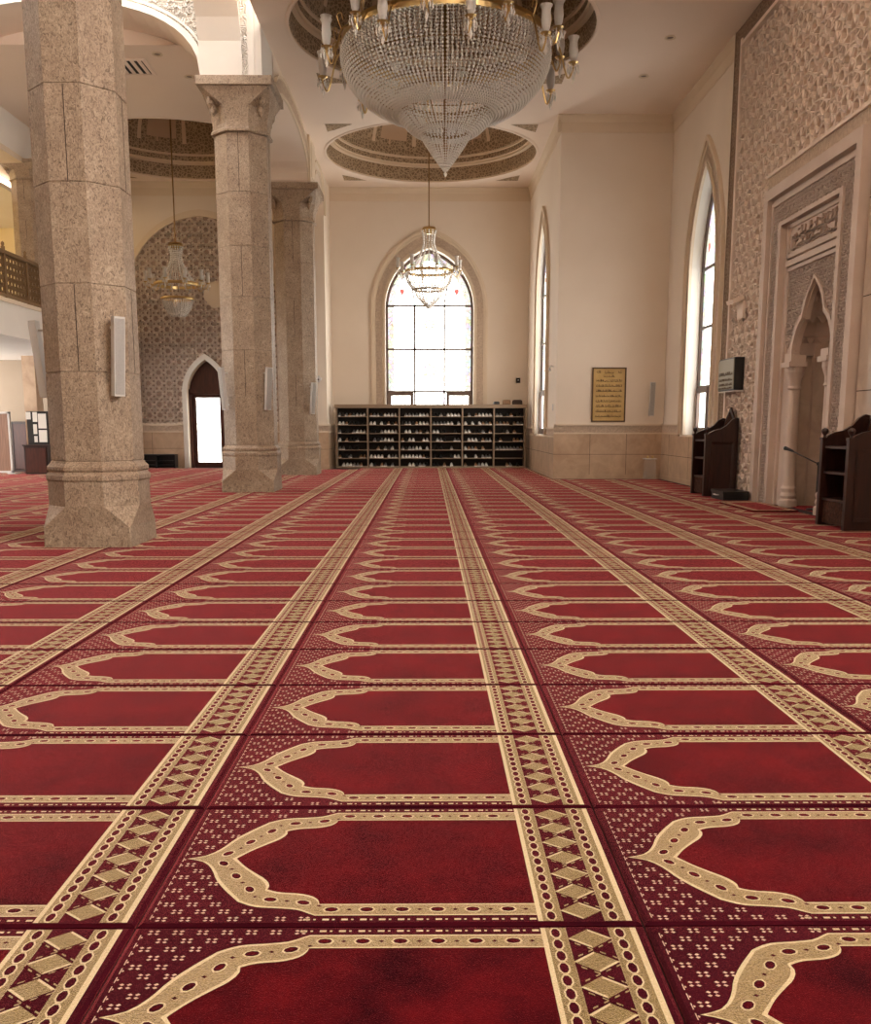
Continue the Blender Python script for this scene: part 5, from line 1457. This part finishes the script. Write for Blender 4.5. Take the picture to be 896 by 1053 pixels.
def small_chandelier(label, c, ztop, R, zr, zb, crown, brassy):
    t = thing('chandelier', label, 'chandelier', (c[0], c[1], zb), 'crystal chandeliers')
    C = (c[0], c[1], 0.0)
    mb = MB(); mb.tube([(c[0], c[1], crown), (c[0], c[1], ztop)], 0.018, M['brassd'], 6); mb.build('hanging_rod', t)
    mb = MB(); mb.lathe([(0.0, 0.10), (0.05, 0.06), (0.16, 0.08), (0.20, 0.02), (0.12, -0.03), (0.05, -0.08), (0.0, -0.08)], M['gold'], (c[0], c[1], crown), 20); mb.build('crown', t)
    mb = MB(); ringband(mb, C, R * 0.86, zr, 0.07, 0.04, M['gold'], 40)
    if brassy: ringband(mb, C, R * 0.62, zr - 0.34, 0.06, 0.04, M['gold'], 40)
    else: ringband(mb, C, R * 0.55, zr - 0.42, 0.04, 0.03, M['brassd'], 40)
    mb.build('rim_ring', t)
    mb = MB(); tp = curve([(R * 0.80, zr), (R * 0.42, zr + (crown - zr) * .35), (0.2 * R, zr + (crown - zr) * .7), (0.18, crown)])
    n = 12 if not brassy else 18
    for i in range(n): strand(mb, tp, 2 * PI * i / n, C, 0.022, 0.05)
    o = mb.build('upper_strands', t, fix=False); o['kind'] = 'stuff'
    mb = MB()
    lo = curve([(R * 0.85, zr), (R * 0.80, zr - 0.2), (R * 0.60, zr - 0.38), (R * 0.48, zr - 0.46)]) if not brassy else curve([(R * .6, zr - 0.30), (R * .45, zr - 0.52), (R * .2, zr - 0.64)])
    for i in range(40): strand(mb, lo, 2 * PI * i / 40, C, 0.022, 0.05)
    lo2 = curve([(R * 0.52, zr - 0.42), (R * 0.46, zr - 0.55), (R * 0.25, zr - 0.72), (0.03, zb)])
    for i in range(24): strand(mb, lo2, 2 * PI * i / 24, C, 0.02, 0.045)
    o = mb.build('crystal_bowl', t, fix=False); o['kind'] = 'stuff'
    for i in range(8 if not brassy else 10):
        lamp_arm(t, C, 2 * PI * (i + 0.3) / (8 if not brassy else 10), R * 0.86, zr + 0.03, R * 1.15, zr + 0.08, 0.62, 0)
    return t
small_chandelier('small clear crystal chandelier hanging in front of the big end window', (0.02, 24.55), ZC + 2.3, 0.70, 5.02, 4.15, 6.05, False)
small_chandelier('brass ringed chandelier hanging before the blind arch at left', (-6.3, 24.3), ZC + 2.3, 0.66, 4.66, 4.12, 5.62, True)

# ------------------------------------------------------------------ light
w = bpy.data.worlds.new('world'); S.world = w; w.use_nodes = True
bg = w.node_tree.nodes['Background']; bg.inputs[0].default_value = rgb(255, 248, 241); bg.inputs[1].default_value = 6.0
def area(name, loc, rot, sx, sy, power, c=(255, 236, 212)):
    l = bpy.data.lights.new(name, 'AREA'); l.shape = 'RECTANGLE'; l.size = sx; l.size_y = sy; l.energy = power; l.color = rgb(*c)[:3]
    o = bpy.data.objects.new(name, l); COL.objects.link(o); o.location = loc; o.rotation_euler = [math.radians(a) for a in rot]; return o
# lamps of the gallery
def point(name, loc, p, r=0.2, c=(255, 226, 170)):
    l = bpy.data.lights.new(name, 'POINT'); l.energy = p; l.shadow_soft_size = r; l.color = rgb(*c)[:3]
    o = bpy.data.objects.new(name, l); COL.objects.link(o); o.location = loc; return o
point('gallery_lamp', (-12.9, 22.6, 4.7), 75)

S.view_settings.view_transform = 'Standard'; S.view_settings.look = 'None'
S.view_settings.gamma = 1.0; S.view_settings.use_curve_mapping = False
S.view_settings.exposure = 0.48
S.cycles.use_denoising = True
S.cycles.max_bounces = 8; S.cycles.transmission_bounces = 5; S.cycles.glossy_bounces = 4; S.cycles.diffuse_bounces = 5
S.cycles.caustics_reflective = False; S.cycles.caustics_refractive = False
S.cycles.sample_clamp_indirect = 6.0
